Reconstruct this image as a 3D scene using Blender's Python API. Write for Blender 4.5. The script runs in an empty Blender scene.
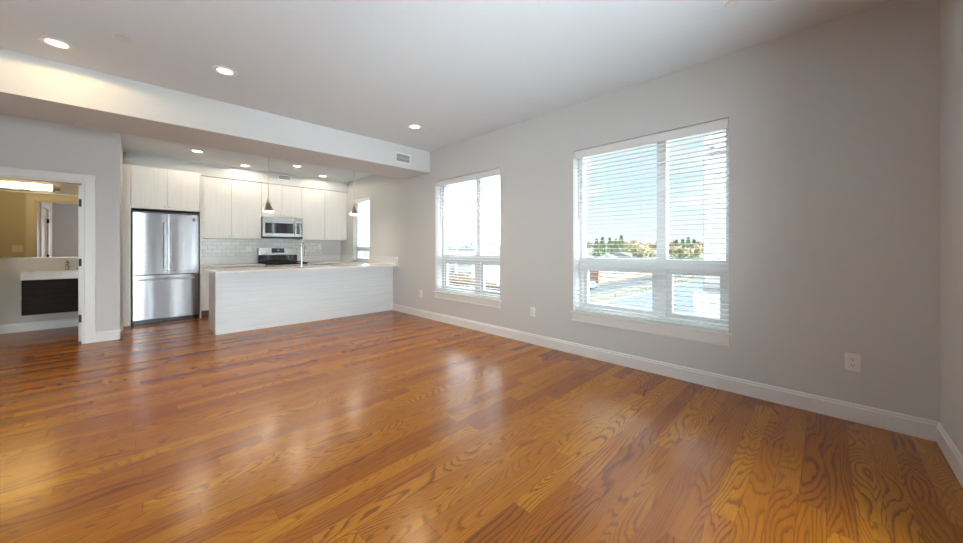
import bpy, bmesh, math, random
from mathutils import Vector, Matrix

# ------------------------------------------------------------------ camera, world, exposure
SC = bpy.context.scene
COL = SC.collection
H = 1.24                      # eye height in metres; plan distances below are multiples of it

cam_d = bpy.data.cameras.new('camera')
cam = bpy.data.objects.new('camera', cam_d)
COL.objects.link(cam)
cam.location = (0, 0, H)
cam.rotation_euler = (math.radians(90), 0, math.radians(-45))
cam_d.sensor_width = 36.0
cam_d.lens = 36.0 * 345.0 / 963.0
cam_d.shift_y = -23.5 / 963.0
cam_d.clip_start = 0.05
cam_d.clip_end = 2000
SC.camera = cam

SC.view_settings.view_transform = 'Standard'
SC.view_settings.look = 'None'
SC.view_settings.gamma = 1.0
SC.view_settings.use_curve_mapping = False
SC.view_settings.exposure = 0.36
SC.cycles.max_bounces = 10
SC.cycles.diffuse_bounces = 6
SC.cycles.glossy_bounces = 5
SC.cycles.transparent_max_bounces = 24
SC.cycles.sample_clamp_indirect = 8.0
SC.cycles.caustics_reflective = False
SC.cycles.caustics_refractive = False
SC.cycles.use_denoising = True

SKY_BASE = 1.0       # radiance of the sky near the horizon
SKY_TOP = 7.5         # extra radiance of the bright overcast overhead
SKY_EAST = 7.0        # extra radiance of the white haze in the north-east
SKY_REAR_FILL = 32.0    # added fill glow behind the camera, centred below the horizon, to brighten the room
LAMP_MAIN = 8.0       # watts per recessed light, main ceiling
LAMP_KIT = 13.0
LAMP_BATH = 12.0


class NT:
    """tiny node-tree writer"""
    def __init__(self, tree):
        self.t = tree
        tree.nodes.clear()

    def n(self, kind, **kw):
        nd = self.t.nodes.new(kind)
        ins = kw.pop('ins', {})
        for k, v in kw.items():
            setattr(nd, k, v)
        for k, v in ins.items():
            s = nd.inputs[k]
            if isinstance(v, bpy.types.NodeSocket):
                self.t.links.new(v, s)
            elif isinstance(v, bpy.types.Node):
                self.t.links.new(v.outputs[0], s)
            else:
                s.default_value = v
        return nd

    def m(self, op, a, b=0.0, c=0.0):
        return self.n('ShaderNodeMath', operation=op, ins={0: a, 1: b, 2: c}).outputs[0]

    def ramp(self, fac, stops, interp='LINEAR'):
        nd = self.n('ShaderNodeValToRGB', ins={'Fac': fac})
        nd.color_ramp.interpolation = interp
        e = nd.color_ramp.elements
        while len(e) < len(stops):
            e.new(0.5)
        for i, (p, c) in enumerate(stops):
            e[i].position = p
            e[i].color = c if len(c) == 4 else (*c, 1)
        return nd.outputs[0]

    def mix(self, fac, a, b, mode='MIX'):
        nd = self.n('ShaderNodeMix', data_type='RGBA', blend_type=mode)
        for k, v in ((0, fac), (6, a), (7, b)):
            s = nd.inputs[k]
            if isinstance(v, bpy.types.NodeSocket):
                self.t.links.new(v, s)
            elif k == 0:
                s.default_value = v
            else:
                s.default_value = v if len(v) == 4 else (*v, 1)
        return nd.outputs[2]


world = bpy.data.worlds.new('sky')
SC.world = world
world.use_nodes = True
w = NT(world.node_tree)
dirn = w.n('ShaderNodeTexCoord').outputs['Generated']
sep = w.n('ShaderNodeSeparateXYZ', ins={0: dirn})
el = sep.outputs['Z']
stretch = w.n('ShaderNodeVectorMath', operation='MULTIPLY', ins={0: dirn, 1: (2.2, 2.2, 7.0)})
cl = w.n('ShaderNodeTexNoise', ins={'Vector': stretch.outputs[0], 'Scale': 2.1, 'Detail': 5.0, 'Roughness': 0.55})
cmask = w.ramp(cl.outputs['Fac'], [(0.44, (0, 0, 0)), (0.60, (1, 1, 1))])
hz = w.ramp(el, [(0.0, (1, 1, 1)), (0.16, (0.15, 0.15, 0.15)), (0.4, (0, 0, 0))])
cm2 = w.m('MAXIMUM', cmask, hz)
skycol = w.mix(cm2, (0.60, 0.80, 0.93), (0.92, 0.96, 1.0))
top = w.n('ShaderNodeMapRange', interpolation_type='SMOOTHSTEP', ins={0: el, 1: 0.33, 2: 0.64, 3: 0.0, 4: SKY_TOP})
dt = w.n('ShaderNodeVectorMath', operation='DOT_PRODUCT', ins={0: dirn, 1: Vector((0.0, -1.0, -0.42)).normalized()})
glow = w.n('ShaderNodeMapRange', interpolation_type='SMOOTHSTEP', ins={0: dt.outputs['Value'], 1: 0.25, 2: 0.80, 3: 0.0, 4: SKY_REAR_FILL})
de = w.n('ShaderNodeVectorMath', operation='DOT_PRODUCT', ins={0: dirn, 1: Vector((0.60, 0.80, 0.30)).normalized()})
east = w.n('ShaderNodeMapRange', interpolation_type='SMOOTHSTEP', ins={0: de.outputs['Value'], 1: 0.90, 2: 0.99, 3: 0.0, 4: SKY_EAST})
side = w.n('ShaderNodeMapRange', interpolation_type='SMOOTHSTEP', ins={0: sep.outputs['X'], 1: -0.1, 2: 0.5, 3: 0.08, 4: 1.0})
top_e = w.m('MULTIPLY', top.outputs[0], side.outputs[0])
stren = w.m('ADD', w.m('ADD', top_e, w.m('ADD', glow.outputs[0], east.outputs[0])), SKY_BASE)
skycol = w.mix(w.m('MULTIPLY', glow.outputs[0], 1.0 / max(SKY_REAR_FILL, 0.01)), skycol, (0.83, 0.925, 1.0))
bg = w.n('ShaderNodeBackground', ins={'Color': skycol, 'Strength': stren})
w.n('ShaderNodeOutputWorld', ins={'Surface': bg.outputs[0]})


# ------------------------------------------------------------------ materials
def mat(name, color, rough=0.5, metal=0.0, build=None, spec=None, emit=None, estr=0.0, coat=0.0, coatr=0.16):
    m = bpy.data.materials.new(name)
    m.use_nodes = True
    t = NT(m.node_tree)
    p = t.n('ShaderNodeBsdfPrincipled', ins={'Base Color': (*color, 1), 'Roughness': rough, 'Metallic': metal})
    if spec is not None:
        p.inputs['Specular IOR Level'].default_value = spec
    if coat:
        p.inputs['Coat Weight'].default_value = coat
        p.inputs['Coat Roughness'].default_value = coatr
    if emit:
        p.inputs['Emission Color'].default_value = (*emit, 1)
        p.inputs['Emission Strength'].default_value = estr
    if build:
        build(t, p)
    t.n('ShaderNodeOutputMaterial', ins={'Surface': p.outputs[0]})
    return m


def link(t, a, b):
    t.t.links.new(a, b)


def b_paint(scale=60, strength=0.04):
    def f(t, p):
        tc = t.n('ShaderNodeTexCoord').outputs['Object']
        nz = t.n('ShaderNodeTexNoise', ins={'Vector': tc, 'Scale': scale, 'Detail': 3.0})
        bp = t.n('ShaderNodeBump', ins={'Strength': strength, 'Distance': 0.01, 'Height': nz.outputs['Fac']})
        link(t, bp.outputs[0], p.inputs['Normal'])
    return f


def b_woodgrain(c1, c2, scl):
    def f(t, p):
        tc = t.n('ShaderNodeTexCoord').outputs['Object']
        v = t.n('ShaderNodeVectorMath', operation='MULTIPLY', ins={0: tc, 1: scl})
        nz = t.n('ShaderNodeTexNoise', ins={'Vector': v.outputs[0], 'Scale': 1.0, 'Detail': 5.0, 'Roughness': 0.6})
        link(t, t.ramp(nz.outputs['Fac'], [(0.32, c1), (0.66, c2)]), p.inputs['Base Color'])
    return f


def b_floor(t, p):
    pos = t.n('ShaderNodeNewGeometry').outputs['Position']
    s = t.n('ShaderNodeSeparateXYZ', ins={0: pos})
    x, y = s.outputs['X'], s.outputs['Y']
    W = 0.098
    yr = t.m('DIVIDE', y, W)
    row = t.m('FLOOR', yr)
    fy = t.m('FRACT', yr)
    wr = t.n('ShaderNodeTexWhiteNoise', noise_dimensions='1D', ins={'W': row}).outputs['Value']
    L = t.m('ADD', t.m('MULTIPLY', wr, 0.9), 0.85)
    xr = t.m('DIVIDE', t.m('ADD', x, t.m('MULTIPLY', wr, 17.3)), L)
    colm = t.m('FLOOR', xr)
    fx = t.m('FRACT', xr)
    cv = t.n('ShaderNodeCombineXYZ', ins={0: row, 1: colm, 2: 3.7})
    pid = t.n('ShaderNodeTexWhiteNoise', noise_dimensions='3D', ins={'Vector': cv.outputs[0]})
    rid = pid.outputs['Value']
    rc = t.n('ShaderNodeSeparateColor', ins={0: pid.outputs['Color']})
    # cathedral figure: contour lines of a stretched noise, offset per board
    gv = t.n('ShaderNodeCombineXYZ', ins={0: t.m('MULTIPLY', x, 1.15), 1: t.m('MULTIPLY', y, 4.2), 2: t.m('MULTIPLY', rid, 61.0)})
    n1 = t.n('ShaderNodeTexNoise', ins={'Vector': gv.outputs[0], 'Scale': 1.0, 'Detail': 1.0, 'Roughness': 0.4})
    jv = t.n('ShaderNodeCombineXYZ', ins={0: t.m('MULTIPLY', x, 7.0), 1: t.m('MULTIPLY', y, 55.0), 2: t.m('MULTIPLY', rid, 23.0)})
    nj = t.n('ShaderNodeTexNoise', ins={'Vector': jv.outputs[0], 'Scale': 1.0, 'Detail': 3.0, 'Roughness': 0.6})
    off = t.m('ABSOLUTE', t.m('SUBTRACT', fy, t.m('ADD', t.m('MULTIPLY', rc.outputs[2], 0.9), 0.05)))
    rings = t.m('ADD', t.m('MULTIPLY', n1.outputs['Fac'], t.m('ADD', t.m('MULTIPLY', rc.outputs[0], 14.0), 13.0)), t.m('MULTIPLY', off, 4.2))
    rg = t.m('FRACT', t.m('ADD', rings, t.m('MULTIPLY', nj.outputs['Fac'], 0.75)))
    line = t.ramp(rg, [(0.0, (1, 1, 1)), (0.14, (0.8, 0.8, 0.8)), (0.36, (0.12, 0.12, 0.12)), (0.90, (0, 0, 0)), (1.0, (0.9, 0.9, 0.9))])
    # straight pores
    pv = t.n('ShaderNodeCombineXYZ', ins={0: t.m('MULTIPLY', x, 5.0), 1: t.m('MULTIPLY', y, 170.0), 2: t.m('MULTIPLY', rid, 31.0)})
    n2 = t.n('ShaderNodeTexNoise', ins={'Vector': pv.outputs[0], 'Scale': 1.0, 'Detail': 3.0, 'Roughness': 0.6})
    pore = t.ramp(n2.outputs['Fac'], [(0.40, (0, 0, 0)), (0.72, (1, 1, 1))])
    base = t.ramp(rid, [(0.0, (0.29, 0.080, 0.002)), (0.35, (0.375, 0.116, 0.003)), (0.7, (0.44, 0.150, 0.004)), (1.0, (0.50, 0.190, 0.005))])
    c = t.mix(t.m('MULTIPLY', pore, 0.38), base, (0.16, 0.042, 0.004))
    c = t.mix(t.m('MULTIPLY', line, t.m('ADD', t.m('MULTIPLY', rc.outputs[1], 0.40), 0.42)), c, (0.095, 0.022, 0.002))
    # board joints
    ey = t.m('MINIMUM', fy, t.m('SUBTRACT', 1.0, fy))
    sy = t.m('LESS_THAN', ey, 0.010)
    ex = t.m('MULTIPLY', t.m('MINIMUM', fx, t.m('SUBTRACT', 1.0, fx)), L)
    sx = t.m('LESS_THAN', ex, 0.0011)
    seam = t.m('MAXIMUM', sx, sy)
    c = t.mix(t.m('MULTIPLY', seam, 0.55), c, (0.05, 0.014, 0.004))
    link(t, c, p.inputs['Base Color'])
    n3 = t.n('ShaderNodeTexNoise', ins={'Vector': pos, 'Scale': 5.0, 'Detail': 3.0})
    link(t, t.m('ADD', t.m('MULTIPLY', n3.outputs['Fac'], 0.05), 0.20), p.inputs['Roughness'])
    hgt = t.m('SUBTRACT', t.m('MULTIPLY', n2.outputs['Fac'], 0.25), t.m('ADD', seam, t.m('MULTIPLY', line, 0.12)))
    bp = t.n('ShaderNodeBump', ins={'Strength': 0.10, 'Distance': 0.002, 'Height': hgt})
    link(t, bp.outputs[0], p.inputs['Normal'])


def b_tile(t, p):
    tc = t.n('ShaderNodeTexCoord').outputs['Object']
    s = t.n('ShaderNodeSeparateXYZ', ins={0: tc})
    v = t.n('ShaderNodeCombineXYZ', ins={0: s.outputs['X'], 1: s.outputs['Z'], 2: 0.0})
    br = t.n('ShaderNodeTexBrick', offset=0.5, ins={'Vector': v.outputs[0], 'Color1': (0.70, 0.70, 0.68, 1), 'Color2': (0.80, 0.80, 0.785, 1),
             'Mortar': (0.52, 0.51, 0.49, 1), 'Scale': 1.0, 'Mortar Size': 0.003, 'Brick Width': 0.152, 'Row Height': 0.076})
    link(t, br.outputs['Color'], p.inputs['Base Color'])
    nz = t.n('ShaderNodeTexNoise', ins={'Vector': v.outputs[0], 'Scale': 22.0, 'Detail': 2.0})
    hgt = t.m('SUBTRACT', t.m('MULTIPLY', nz.outputs['Fac'], 1.2), br.outputs['Fac'])
    bp = t.n('ShaderNodeBump', ins={'Strength': 0.55, 'Distance': 0.006, 'Height': hgt})
    link(t, bp.outputs[0], p.inputs['Normal'])


def b_steel(t, p):
    tc = t.n('ShaderNodeTexCoord').outputs['Object']
    v = t.n('ShaderNodeVectorMath', operation='MULTIPLY', ins={0: tc, 1: (7.0, 7.0, 0.35)})
    nz = t.n('ShaderNodeTexNoise', ins={'Vector': v.outputs[0], 'Scale': 1.0, 'Detail': 1.0})
    bp = t.n('ShaderNodeBump', ins={'Strength': 0.15, 'Distance': 0.012, 'Height': nz.outputs['Fac']})
    link(t, bp.outputs[0], p.inputs['Normal'])
    tg = t.n('ShaderNodeTangent', direction_type='RADIAL', axis='Z')
    link(t, tg.outputs[0], p.inputs['Tangent'])
    p.inputs['Anisotropic'].default_value = 0.93
    p.inputs['Anisotropic Rotation'].default_value = 0.25


def b_brickwall(t, p):
    tc = t.n('ShaderNodeTexCoord').outputs['Object']
    s = t.n('ShaderNodeSeparateXYZ', ins={0: tc})
    v = t.n('ShaderNodeCombineXYZ', ins={0: t.m('ADD', s.outputs['X'], s.outputs['Y']), 1: s.outputs['Z'], 2: 0.0})
    br = t.n('ShaderNodeTexBrick', ins={'Vector': v.outputs[0], 'Color1': (0.19, 0.065, 0.042, 1), 'Color2': (0.24, 0.10, 0.066, 1),
             'Mortar': (0.3, 0.25, 0.21, 1), 'Scale': 1.0, 'Mortar Size': 0.015, 'Brick Width': 0.4, 'Row Height': 0.14})
    link(t, br.outputs['Color'], p.inputs['Base Color'])


def b_ground(t, p):
    pos = t.n('ShaderNodeNewGeometry').outputs['Position']
    nz = t.n('ShaderNodeTexNoise', ins={'Vector': pos, 'Scale': 0.35, 'Detail': 8.0, 'Roughness': 0.7})
    link(t, t.ramp(nz.outputs['Fac'], [(0.3, (0.085, 0.07, 0.045)), (0.5, (0.125, 0.105, 0.072)), (0.7, (0.165, 0.145, 0.105))]), p.inputs['Base Color'])


def b_quartz(t, p):
    tc = t.n('ShaderNodeTexCoord').outputs['Object']
    nz = t.n('ShaderNodeTexNoise', ins={'Vector': tc, 'Scale': 90.0, 'Detail': 3.0})
    link(t, t.ramp(nz.outputs['Fac'], [(0.35, (0.70, 0.69, 0.67)), (0.6, (0.80, 0.79, 0.77))]), p.inputs['Base Color'])


def b_leafy(c1, c2, sc=0.6):
    def f(t, p):
        pos = t.n('ShaderNodeNewGeometry').outputs['Position']
        nz = t.n('ShaderNodeTexNoise', ins={'Vector': pos, 'Scale': sc, 'Detail': 4.0})
        link(t, t.ramp(nz.outputs['Fac'], [(0.35, c1), (0.65, c2)]), p.inputs['Base Color'])
    return f


M = {}
M['floor'] = mat('oak_floor', (0.3, 0.1, 0.03), 0.22, build=b_floor, spec=0.52)
M['wall'] = mat('wall_paint', (0.62, 0.615, 0.605), 0.75, build=b_paint(), spec=0.25)
M['bathwall'] = mat('bath_wall_paint', (0.58, 0.555, 0.51), 0.75, build=b_paint(), spec=0.25)
M['ceiling'] = mat('ceiling_paint', (0.68, 0.715, 0.75), 0.85, build=b_paint(50, 0.03), spec=0.2)
M['trim'] = mat('trim_paint', (0.76, 0.75, 0.73), 0.4, build=b_paint(30, 0.02))
M['cab'] = mat('cabinet_laminate', (0.7, 0.68, 0.64), 0.42, build=b_woodgrain((0.745, 0.73, 0.70), (0.79, 0.775, 0.75), (40, 40, 1.6)))
M['panel'] = mat('panel_laminate', (0.7, 0.7, 0.7), 0.45, build=b_woodgrain((0.63, 0.655, 0.675), (0.70, 0.725, 0.74), (1.8, 40, 45)))
M['seam'] = mat('dark_gap', (0.10, 0.095, 0.085), 0.8, build=b_paint())
M['quartz'] = mat('white_quartz', (0.78, 0.77, 0.75), 0.16, build=b_quartz)
M['tile'] = mat('glazed_tile', (0.66, 0.66, 0.64), 0.08, build=b_tile)
M['steel'] = mat('brushed_steel', (0.35, 0.345, 0.355), 0.27, 1.0, build=b_steel)
M['steelflat'] = mat('satin_steel', (0.44, 0.43, 0.425), 0.28, 1.0, build=b_paint(200, 0.02))
M['chrome'] = mat('chrome', (0.62, 0.62, 0.62), 0.10, 1.0, build=b_paint(10, 0.01))
M['nickel'] = mat('brushed_nickel', (0.62, 0.57, 0.50), 0.30, 1.0, build=b_paint(120, 0.03))
M['black'] = mat('black_enamel', (0.012, 0.012, 0.014), 0.25, build=b_paint(40, 0.01))
M['blackglass'] = mat('black_glass', (0.010, 0.012, 0.016), 0.05, build=b_paint(10, 0.002), spec=0.8)
M['iron'] = mat('cast_iron', (0.02, 0.02, 0.02), 0.6, build=b_paint(150, 0.2))
M['hinge'] = mat('black_hinge_metal', (0.02, 0.018, 0.017), 0.45, 0.5, build=b_paint(80, 0.03))
M['plate'] = mat('white_plate_plastic', (0.80, 0.79, 0.77), 0.35, build=b_paint(20, 0.01))
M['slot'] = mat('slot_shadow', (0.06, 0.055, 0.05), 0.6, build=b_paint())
M['vent'] = mat('vent_paint', (0.66, 0.65, 0.62), 0.5, build=b_paint())
M['slat'] = mat('blind_slat', (0.80, 0.80, 0.79), 0.45, build=b_paint(25, 0.02))
M['cord'] = mat('blind_cord', (0.62, 0.62, 0.60), 0.7, build=b_paint())
M['wand'] = mat('blind_wand_plastic', (0.30, 0.31, 0.32), 0.3, build=b_paint())
M['vinyl'] = mat('window_vinyl', (0.74, 0.755, 0.76), 0.4, build=b_paint(20, 0.01))
M['wenge'] = mat('wenge_veneer', (0.02, 0.012, 0.01), 0.6, build=b_woodgrain((0.008, 0.004, 0.003), (0.02, 0.010, 0.008), (2, 30, 40)), spec=0.2)
M['sinkwhite'] = mat('white_ceramic', (0.78, 0.76, 0.72), 0.15, build=b_paint(10, 0.005))
M['mirror'] = mat('mirror_silver', (0.86, 0.87, 0.86), 0.015, 1.0, build=b_paint(5, 0.0))
M['lens'] = mat('lit_lens', (0.9, 0.88, 0.82), 0.5, emit=(1.0, 0.86, 0.60), estr=3.0)
M['lens2'] = mat('lit_lens_kitchen', (0.9, 0.88, 0.84), 0.5, emit=(1.0, 0.88, 0.66), estr=9.0)
M['bulb'] = mat('lit_bulb', (0.9, 0.85, 0.75), 0.5, emit=(1.0, 0.88, 0.65), estr=7.0)
M['tube'] = mat('lit_glass_tube', (0.9, 0.88, 0.8), 0.4, emit=(1.0, 0.86, 0.55), estr=1.7)
M['display'] = mat('control_display', (0.02, 0.05, 0.08), 0.15, build=b_paint())
M['badge'] = mat('navy_badge', (0.02, 0.022, 0.06), 0.3, build=b_paint())
# outdoors
M['ground'] = mat('dry_grass', (0.4, 0.36, 0.25), 0.95, build=b_ground)
M['asphalt'] = mat('asphalt', (0.32, 0.33, 0.36), 0.9, build=b_leafy((0.05, 0.053, 0.06), (0.07, 0.074, 0.08), 0.8))
M['pavement'] = mat('pale_pavement', (0.55, 0.58, 0.61), 0.85, build=b_leafy((0.085, 0.098, 0.108), (0.105, 0.118, 0.126), 0.5))
M['brick'] = mat('red_brick', (0.5, 0.22, 0.15), 0.9, build=b_brickwall)
M['stucco'] = mat('white_stucco', (0.32, 0.31, 0.30), 0.9, build=b_paint(4, 0.1))
M['pink'] = mat('pale_panel_cladding', (0.185, 0.174, 0.17), 0.85, build=b_paint(3, 0.05))
M['roofgrey'] = mat('grey_roof', (0.26, 0.28, 0.30), 0.9, build=b_leafy((0.10, 0.115, 0.125), (0.14, 0.155, 0.165), 2))
M['roofpale'] = mat('pale_roof', (0.66, 0.66, 0.65), 0.9, build=b_leafy((0.17, 0.18, 0.185), (0.22, 0.225, 0.225), 1))
M['pane'] = mat('dark_pane', (0.10, 0.12, 0.14), 0.15, build=b_paint())
M['rail'] = mat('fence_metal', (0.20, 0.18, 0.14), 0.6, build=b_paint())
M['bark'] = mat('tree_bark', (0.22, 0.17, 0.13), 0.95, build=b_paint(6, 0.4))
M['twig'] = mat('bare_twigs', (0.4, 0.28, 0.2), 0.95, build=b_leafy((0.20, 0.135, 0.095), (0.30, 0.22, 0.155)))
M['bud'] = mat('yellow_buds', (0.5, 0.42, 0.2), 0.95, build=b_leafy((0.26, 0.22, 0.10), (0.36, 0.31, 0.17)))
M['conifer'] = mat('conifer_needles', (0.14, 0.19, 0.09), 0.95, build=b_leafy((0.10, 0.15, 0.07), (0.20, 0.26, 0.12)))
M['letter'] = mat('sign_letter_grey', (0.05, 0.06, 0.08), 0.6, build=b_paint())
M['carpaint'] = mat('car_paint_pale', (0.62, 0.64, 0.66), 0.25, build=b_paint())
M['carblue'] = mat('car_paint_blue', (0.16, 0.20, 0.28), 0.25, build=b_paint())
M['rubber'] = mat('tyre_rubber', (0.03, 0.03, 0.03), 0.8, build=b_paint())

mg = bpy.data.materials.new('window_glass')
mg.use_nodes = True
t = NT(mg.node_tree)
lw = t.n('ShaderNodeLayerWeight', ins={'Blend': 0.5})
fr = t.n('ShaderNodeMath', operation='MULTIPLY_ADD', ins={0: t.m('POWER', lw.outputs['Facing'], 5.0), 1: 0.55, 2: 0.035})
tr = t.n('ShaderNodeBsdfTransparent', ins={'Color': (0.96, 0.985, 0.98, 1)})
gl = t.n('ShaderNodeBsdfGlossy', ins={'Roughness': 0.02})
mx = t.n('ShaderNodeMixShader', ins={0: fr.outputs[0], 1: tr.outputs[0], 2: gl.outputs[0]})
t.n('ShaderNodeOutputMaterial', ins={'Surface': mx.outputs[0]})
M['glass'] = mg


# ------------------------------------------------------------------ mesh helpers (world coordinates)
def box(bm, x0, x1, y0, y1, z0, z1, mi=0):
    vs = [bm.verts.new(c) for c in ((x0, y0, z0), (x1, y0, z0), (x1, y1, z0), (x0, y1, z0),
                                    (x0, y0, z1), (x1, y0, z1), (x1, y1, z1), (x0, y1, z1))]
    for f in ((3, 2, 1, 0), (4, 5, 6, 7), (0, 1, 5, 4), (1, 2, 6, 5), (2, 3, 7, 6), (3, 0, 4, 7)):
        fc = bm.faces.new([vs[i] for i in f])
        fc.material_index = mi


def frame_of(d):
    d = Vector(d).normalized()
    a = Vector((0, 0, 1)) if abs(d.z) < 0.9 else Vector((1, 0, 0))
    u = d.cross(a).normalized()
    return u, d.cross(u).normalized()


def tube(bm, pts, r, n=10, mi=0, cap=True):
    pts = [Vector(p) for p in pts]
    rs = r if isinstance(r, (list, tuple)) else [r] * len(pts)
    rings = []
    u = None
    for i, p in enumerate(pts):
        d = (pts[min(i + 1, len(pts) - 1)] - pts[max(i - 1, 0)]).normalized()
        if u is None:
            u, v = frame_of(d)
        else:
            u = (u - d * u.dot(d)).normalized()
            v = d.cross(u)
        rings.append([bm.verts.new(p + (u * math.cos(2 * math.pi * k / n) + v * math.sin(2 * math.pi * k / n)) * rs[i]) for k in range(n)])
    for a, b in zip(rings, rings[1:]):
        for k in range(n):
            f = bm.faces.new((a[k], a[(k + 1) % n], b[(k + 1) % n], b[k]))
            f.smooth = True
            f.material_index = mi
    if cap:
        for rg in (rings[0], rings[-1]):
            f = bm.faces.new(rg)
            f.material_index = mi


def lathe(bm, c, prof, n=28, axis='z', mi=0, smooth=True):
    """prof: (radius, height) pairs, revolved about a line through c"""
    c = Vector(c)
    rings = []
    for r, z in prof:
        ring = []
        for k in range(n):
            a = 2 * math.pi * k / n
            if axis == 'z':
                o = Vector((r * math.cos(a), r * math.sin(a), z))
            elif axis == 'y':
                o = Vector((r * math.cos(a), z, r * math.sin(a)))
            else:
                o = Vector((z, r * math.cos(a), r * math.sin(a)))
            ring.append(bm.verts.new(c + o))
        rings.append(ring)
    for a, b in zip(rings, rings[1:]):
        for k in range(n):
            f = bm.faces.new((a[k], a[(k + 1) % n], b[(k + 1) % n], b[k]))
            f.smooth = smooth
            f.material_index = mi
    for rg in (rings[0], rings[-1]):
        f = bm.faces.new(rg)
        f.material_index = mi


def prism(bm, poly, axis, lo, hi, mi=0):
    """poly in the two other axes (in xyz order), extruded along axis"""
    def pt(p, q):
        return {'x': (q, p[0], p[1]), 'y': (p[0], q, p[1]), 'z': (p[0], p[1], q)}[axis]
    a = [bm.verts.new(pt(p, lo)) for p in poly]
    b = [bm.verts.new(pt(p, hi)) for p in poly]
    n = len(poly)
    for f in ([a[i] for i in reversed(range(n))], b):
        bm.faces.new(f).material_index = mi
    for i in range(n):
        bm.faces.new((a[i], a[(i + 1) % n], b[(i + 1) % n], b[i])).material_index = mi


def holed(bm, axis, rect, holes, lo, hi, mi=0):
    """slab across rect=(a0,a1,b0,b1) with rectangular holes; a,b are the other two axes in xyz order"""
    As = sorted({rect[0], rect[1], *[min(max(v, rect[0]), rect[1]) for h in holes for v in h[:2]]})
    Bs = sorted({rect[2], rect[3], *[min(max(v, rect[2]), rect[3]) for h in holes for v in h[2:]]})

    def solid(i, j):
        if i < 0 or j < 0 or i >= len(As) - 1 or j >= len(Bs) - 1:
            return False
        a, b = (As[i] + As[i + 1]) / 2, (Bs[j] + Bs[j + 1]) / 2
        return not any(h[0] < a < h[1] and h[2] < b < h[3] for h in holes)

    cache = {}

    def V(i, j, q):
        k = (i, j, q)
        if k not in cache:
            a, b = As[i], Bs[j]
            cache[k] = bm.verts.new({'x': (q, a, b), 'y': (a, q, b), 'z': (a, b, q)}[axis])
        return cache[k]
    for i in range(len(As) - 1):
        for j in range(len(Bs) - 1):
            if not solid(i, j):
                continue
            fs = [(V(i, j, lo), V(i, j + 1, lo), V(i + 1, j + 1, lo), V(i + 1, j, lo)),
                  (V(i, j, hi), V(i + 1, j, hi), V(i + 1, j + 1, hi), V(i, j + 1, hi))]
            if not solid(i - 1, j):
                fs.append((V(i, j, lo), V(i, j, hi), V(i, j + 1, hi), V(i, j + 1, lo)))
            if not solid(i + 1, j):
                fs.append((V(i + 1, j, lo), V(i + 1, j + 1, lo), V(i + 1, j + 1, hi), V(i + 1, j, hi)))
            if not solid(i, j - 1):
                fs.append((V(i, j, lo), V(i + 1, j, lo), V(i + 1, j, hi), V(i, j, hi)))
            if not solid(i, j + 1):
                fs.append((V(i, j + 1, lo), V(i, j + 1, hi), V(i + 1, j + 1, hi), V(i + 1, j + 1, lo)))
            for f in fs:
                bm.faces.new(f).material_index = mi


def obj(name, fill, m, parent=None, loc=None, bevel=0.0, seg=2, smooth=False):
    """fill(bm) draws in world coordinates; the object is linked with its origin at loc (or its parent's)"""
    bm = bmesh.new()
    fill(bm)
    bmesh.ops.recalc_face_normals(bm, faces=bm.faces)
    o0 = Vector(loc) if loc is not None else (WL[parent.name] if parent is not None else Vector((0, 0, 0)))
    bmesh.ops.translate(bm, verts=bm.verts, vec=-o0)
    for e in bm.edges:
        if len(e.link_faces) == 2 and e.calc_face_angle(0.0) > 0.6:
            e.smooth = False
    me = bpy.data.meshes.new(name)
    if smooth:
        for f in bm.faces:
            f.smooth = True
    bm.to_mesh(me)
    bm.free()
    for mm in (m if isinstance(m, (list, tuple)) else [m]):
        me.materials.append(M[mm])
    o = bpy.data.objects.new(name, me)
    COL.objects.link(o)
    WL[o.name] = o0
    if parent is not None:
        o.parent = parent
        o.location = o0 - WL[parent.name]
    else:
        o.location = o0
    if bevel:
        b = o.modifiers.new('bevel', 'BEVEL')
        b.width = bevel
        b.segments = seg
        b.limit_method = 'ANGLE'
        b.angle_limit = math.radians(40)
    return o


WL = {}      # world position of every origin


def bx(*a):
    return lambda bm: box(bm, *a)


def boxes(*lst):
    def f(bm):
        for a in lst:
            box(bm, *a)
    return f


def thing(name, label, cat, loc, group=None):
    o = bpy.data.objects.new(name, None)
    COL.objects.link(o)
    o.empty_display_size = 0.1
    o.location = loc
    WL[o.name] = Vector(loc)
    return tag(o, label, cat, group)


def tag(o, label, cat, group=None):
    o['label'] = label
    o['category'] = cat
    if group:
        o['group'] = group
    return o


def struct(name, fill, m, parent=None, bevel=0.0, loc=None):
    o = obj(name, fill, m, parent, loc=loc, bevel=bevel)
    if parent is None:
        o['kind'] = 'structure'
    return o


def dup(root, loc, label=None, group=None):
    r = root.copy()
    COL.objects.link(r)
    r.location = loc
    if label:
        r['label'] = label
    if group:
        r['group'] = group
    for ch in list(root.children):
        c = ch.copy()
        COL.objects.link(c)
        c.parent = r
        for g in ch.children:
            d = g.copy()
            COL.objects.link(d)
            d.parent = c
    return r


# ------------------------------------------------------------------ plan
X0 = 2.93 * H            # window wall
XW = X0 + 0.26           # its outer face
YR = -0.414 * H          # wall beside / behind the camera
YD = 5.49 * H            # bathroom door wall
YD2 = YD + 0.12
XE = -0.128 * H          # end of the door wall, kitchen's left side
YB = 6.97 * H            # kitchen back wall
YBB = 6.80 * H           # bathroom back wall
XL = -1.12 * H           # left wall by the bathroom door
YL = 3.3 * H             # where it jogs out
XH = -2.0 * H            # hall left wall
XBL = -1.95 * H          # bathroom left wall
ZC = 2.355 * H
ZK = 2.29 * H
Y1, Y2 = 3.958 * H, 4.62 * H     # dropped beam
ZB = 2.06 * H
CT = 0.737 * H           # worktop top
YI = 4.95 * H            # peninsula front panel

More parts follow.
